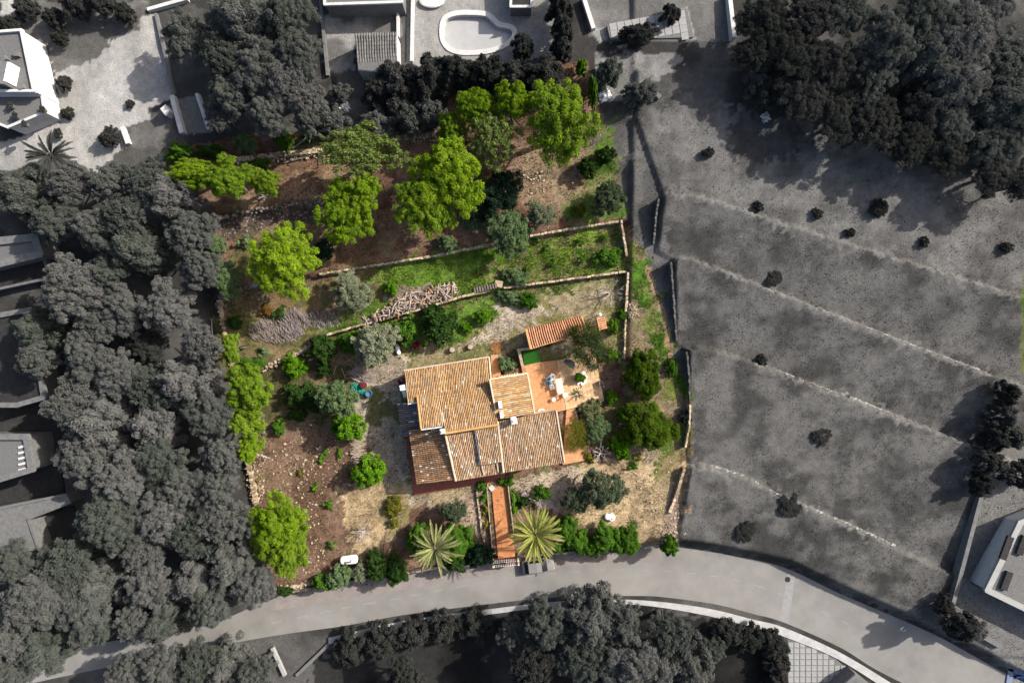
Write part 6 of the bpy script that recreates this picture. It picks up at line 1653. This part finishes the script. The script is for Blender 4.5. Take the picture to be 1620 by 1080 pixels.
for k in range(5):
    p = V(36, 706 + k * 9, ld.location.z + 4.5) - ld.location; MB().box(p.x, p.y, 4.62, .9, .28, .12, .25).build('louvre', M['greywhite'], ld)
# flat-roofed building by the parking area
pk = block('parking_building', [(1612, 826), (1720, 780), (1720, 1010), (1560, 932)], 3.4, 'white flat-roofed building with dark skylights beside the parking area', 'greyroof', 'greywhite', par=.3, base=-.2, parapet='greylight', pw=.7, at_roof=True)
for (px, py, l_) in ((1592, 866, 2.9), (1617, 862, 2.4), (1592, 918, 2.3)):
    p = V(px, py, 3.4) - pk.location; MB().box(p.x, p.y, 3.6, l_, .8, .34, 1.22).build('skylight', M['greydarkroof'], pk)
wallbar((1550, 776), (1500, 950), .6, 'long pale wall between the field and the parking area', 'greywall', .5)
wallbar((1545, 1000), (1580, 1020), .5, 'short pale wall at the corner of the parking entrance', 'greywall', .6)
# road corner at the lower left: pale wall ends of the side turning
wallbar((432, 1022), (452, 1066), .5, 'pale wall end at the side turning in the lower thicket', 'greylight', .4)
wallbar((520, 1018), (470, 1066), .4, 'grey kerb wall of the side turning', 'greywall', .4)
# tiled forecourt beyond the road: each slab real
M['slab'] = surface('pale_slab', (.19, .19, .19), (.25, .25, .25), 2, .9, attr=True)
tc = MB().prism([W(a, b, ROADZ) for a, b in ((1246, 1006), (1320, 1040), (1380, 1090), (1246, 1090))][::-1], ROADZ - .4, ROADZ + .02).build('forecourt', M['greywall']); tag(tc, kind='structure')
sl = MB().box(0, 0, 0, .64, .64, .05).mesh('slab'); sl.materials.append(M['slab'])
for i in range(16):
    for j in range(12):
        px, py = 1251 + i * 9.2, 1010 + j * 9.2
        if inside_poly(np.array([px]), np.array([py]), [(1246, 1008), (1318, 1042), (1376, 1090), (1246, 1090)])[0]:
            x, y = W(px, py, ROADZ); o = link_mesh('slab', sl, None, tc, (x, y, ROADZ + .035))
block('entrance_roof', [(1290, 1096), (1340, 1052), (1400, 1100)], 2.2, 'dark pitched porch roof at the bottom edge over the tiled forecourt', 'greywall', 'greywall', par=0, base=ROADZ, cat='porch')
# tiled terrace at the top
tt = MB().prism([(a, b) for a, b in (W(960, 40, 3.9), W(1086, 14, 3.9), W(1097, 60, 3.9), W(965, 63, 3.9))][::-1], 3.2, 4.02).build('tiled_terrace', M['greywall']); tag(tt, kind='structure')
sl2 = MB().box(0, 0, 0, .86, .86, .05).mesh('slab'); sl2.materials.append(M['slab'])
for i in range(14):
    for j in range(7):
        px, py = 958 + i * 12 + j * 1.8, 45 - i * 2.2 + j * 11.5
        if inside_poly(np.array([px]), np.array([py]), [(960, 44), (1086, 18), (1094, 58), (966, 60)])[0]:
            x, y = W(px, py, 4.0); link_mesh('slab', sl2, None, tt, (x, y, 4.04), .17)
# blue pool in the lowest corner
M['bluewater'] = surface('blue_pool_water', (.004, .035, .12), (.01, .08, .22), .8, .06, spec=.5)
M['bluecoping'] = surface('bluish_coping', (.10, .13, .20), (.15, .18, .27), 2, .7)
gz = Gp(1575, 1066).z
q = [W(a, b, gz) for a, b in BLU][::-1]; bx, by = W(1598, 1056, gz)
bp = empty('blue_pool', (bx, by, gz), 0, 'corner of a deep blue pool with bluish coping in the lowest corner', 'swimming pool')
rel = [(x - bx, y - by) for x, y in q]
for i in range(4):
    A = Vector((*rel[i], 0)); B_ = Vector((*rel[(i + 1) % 4], 0)); d = B_ - A; c = (A + B_) / 2
    MB().box(c.x, c.y, -.55, d.length + .7, .7, 1.4, math.atan2(d.y, d.x)).build('coping', M['bluecoping'], bp)
MB().add([(x, y, -.35) for x, y in rel], [(0, 1, 2, 3)]).build('water_surface', M['bluewater'], bp)
M['bluering'] = surface('blue_float', (.01, .10, .30), (.02, .16, .42), 2, .4, spec=.5)
fl = empty('swim_ring', (*W(1613, 1080, gz - .3), gz - .35), 0, 'blue swim ring floating in the deep blue corner pool', 'swim ring')
mb = MB(); pts = [(math.cos(k * .3927) * .9, math.sin(k * .3927) * .9, .1) for k in range(17)]; mb.tube(pts, .16, 8, cap=False); mb.build('ring', M['bluering'], fl, smooth=True)
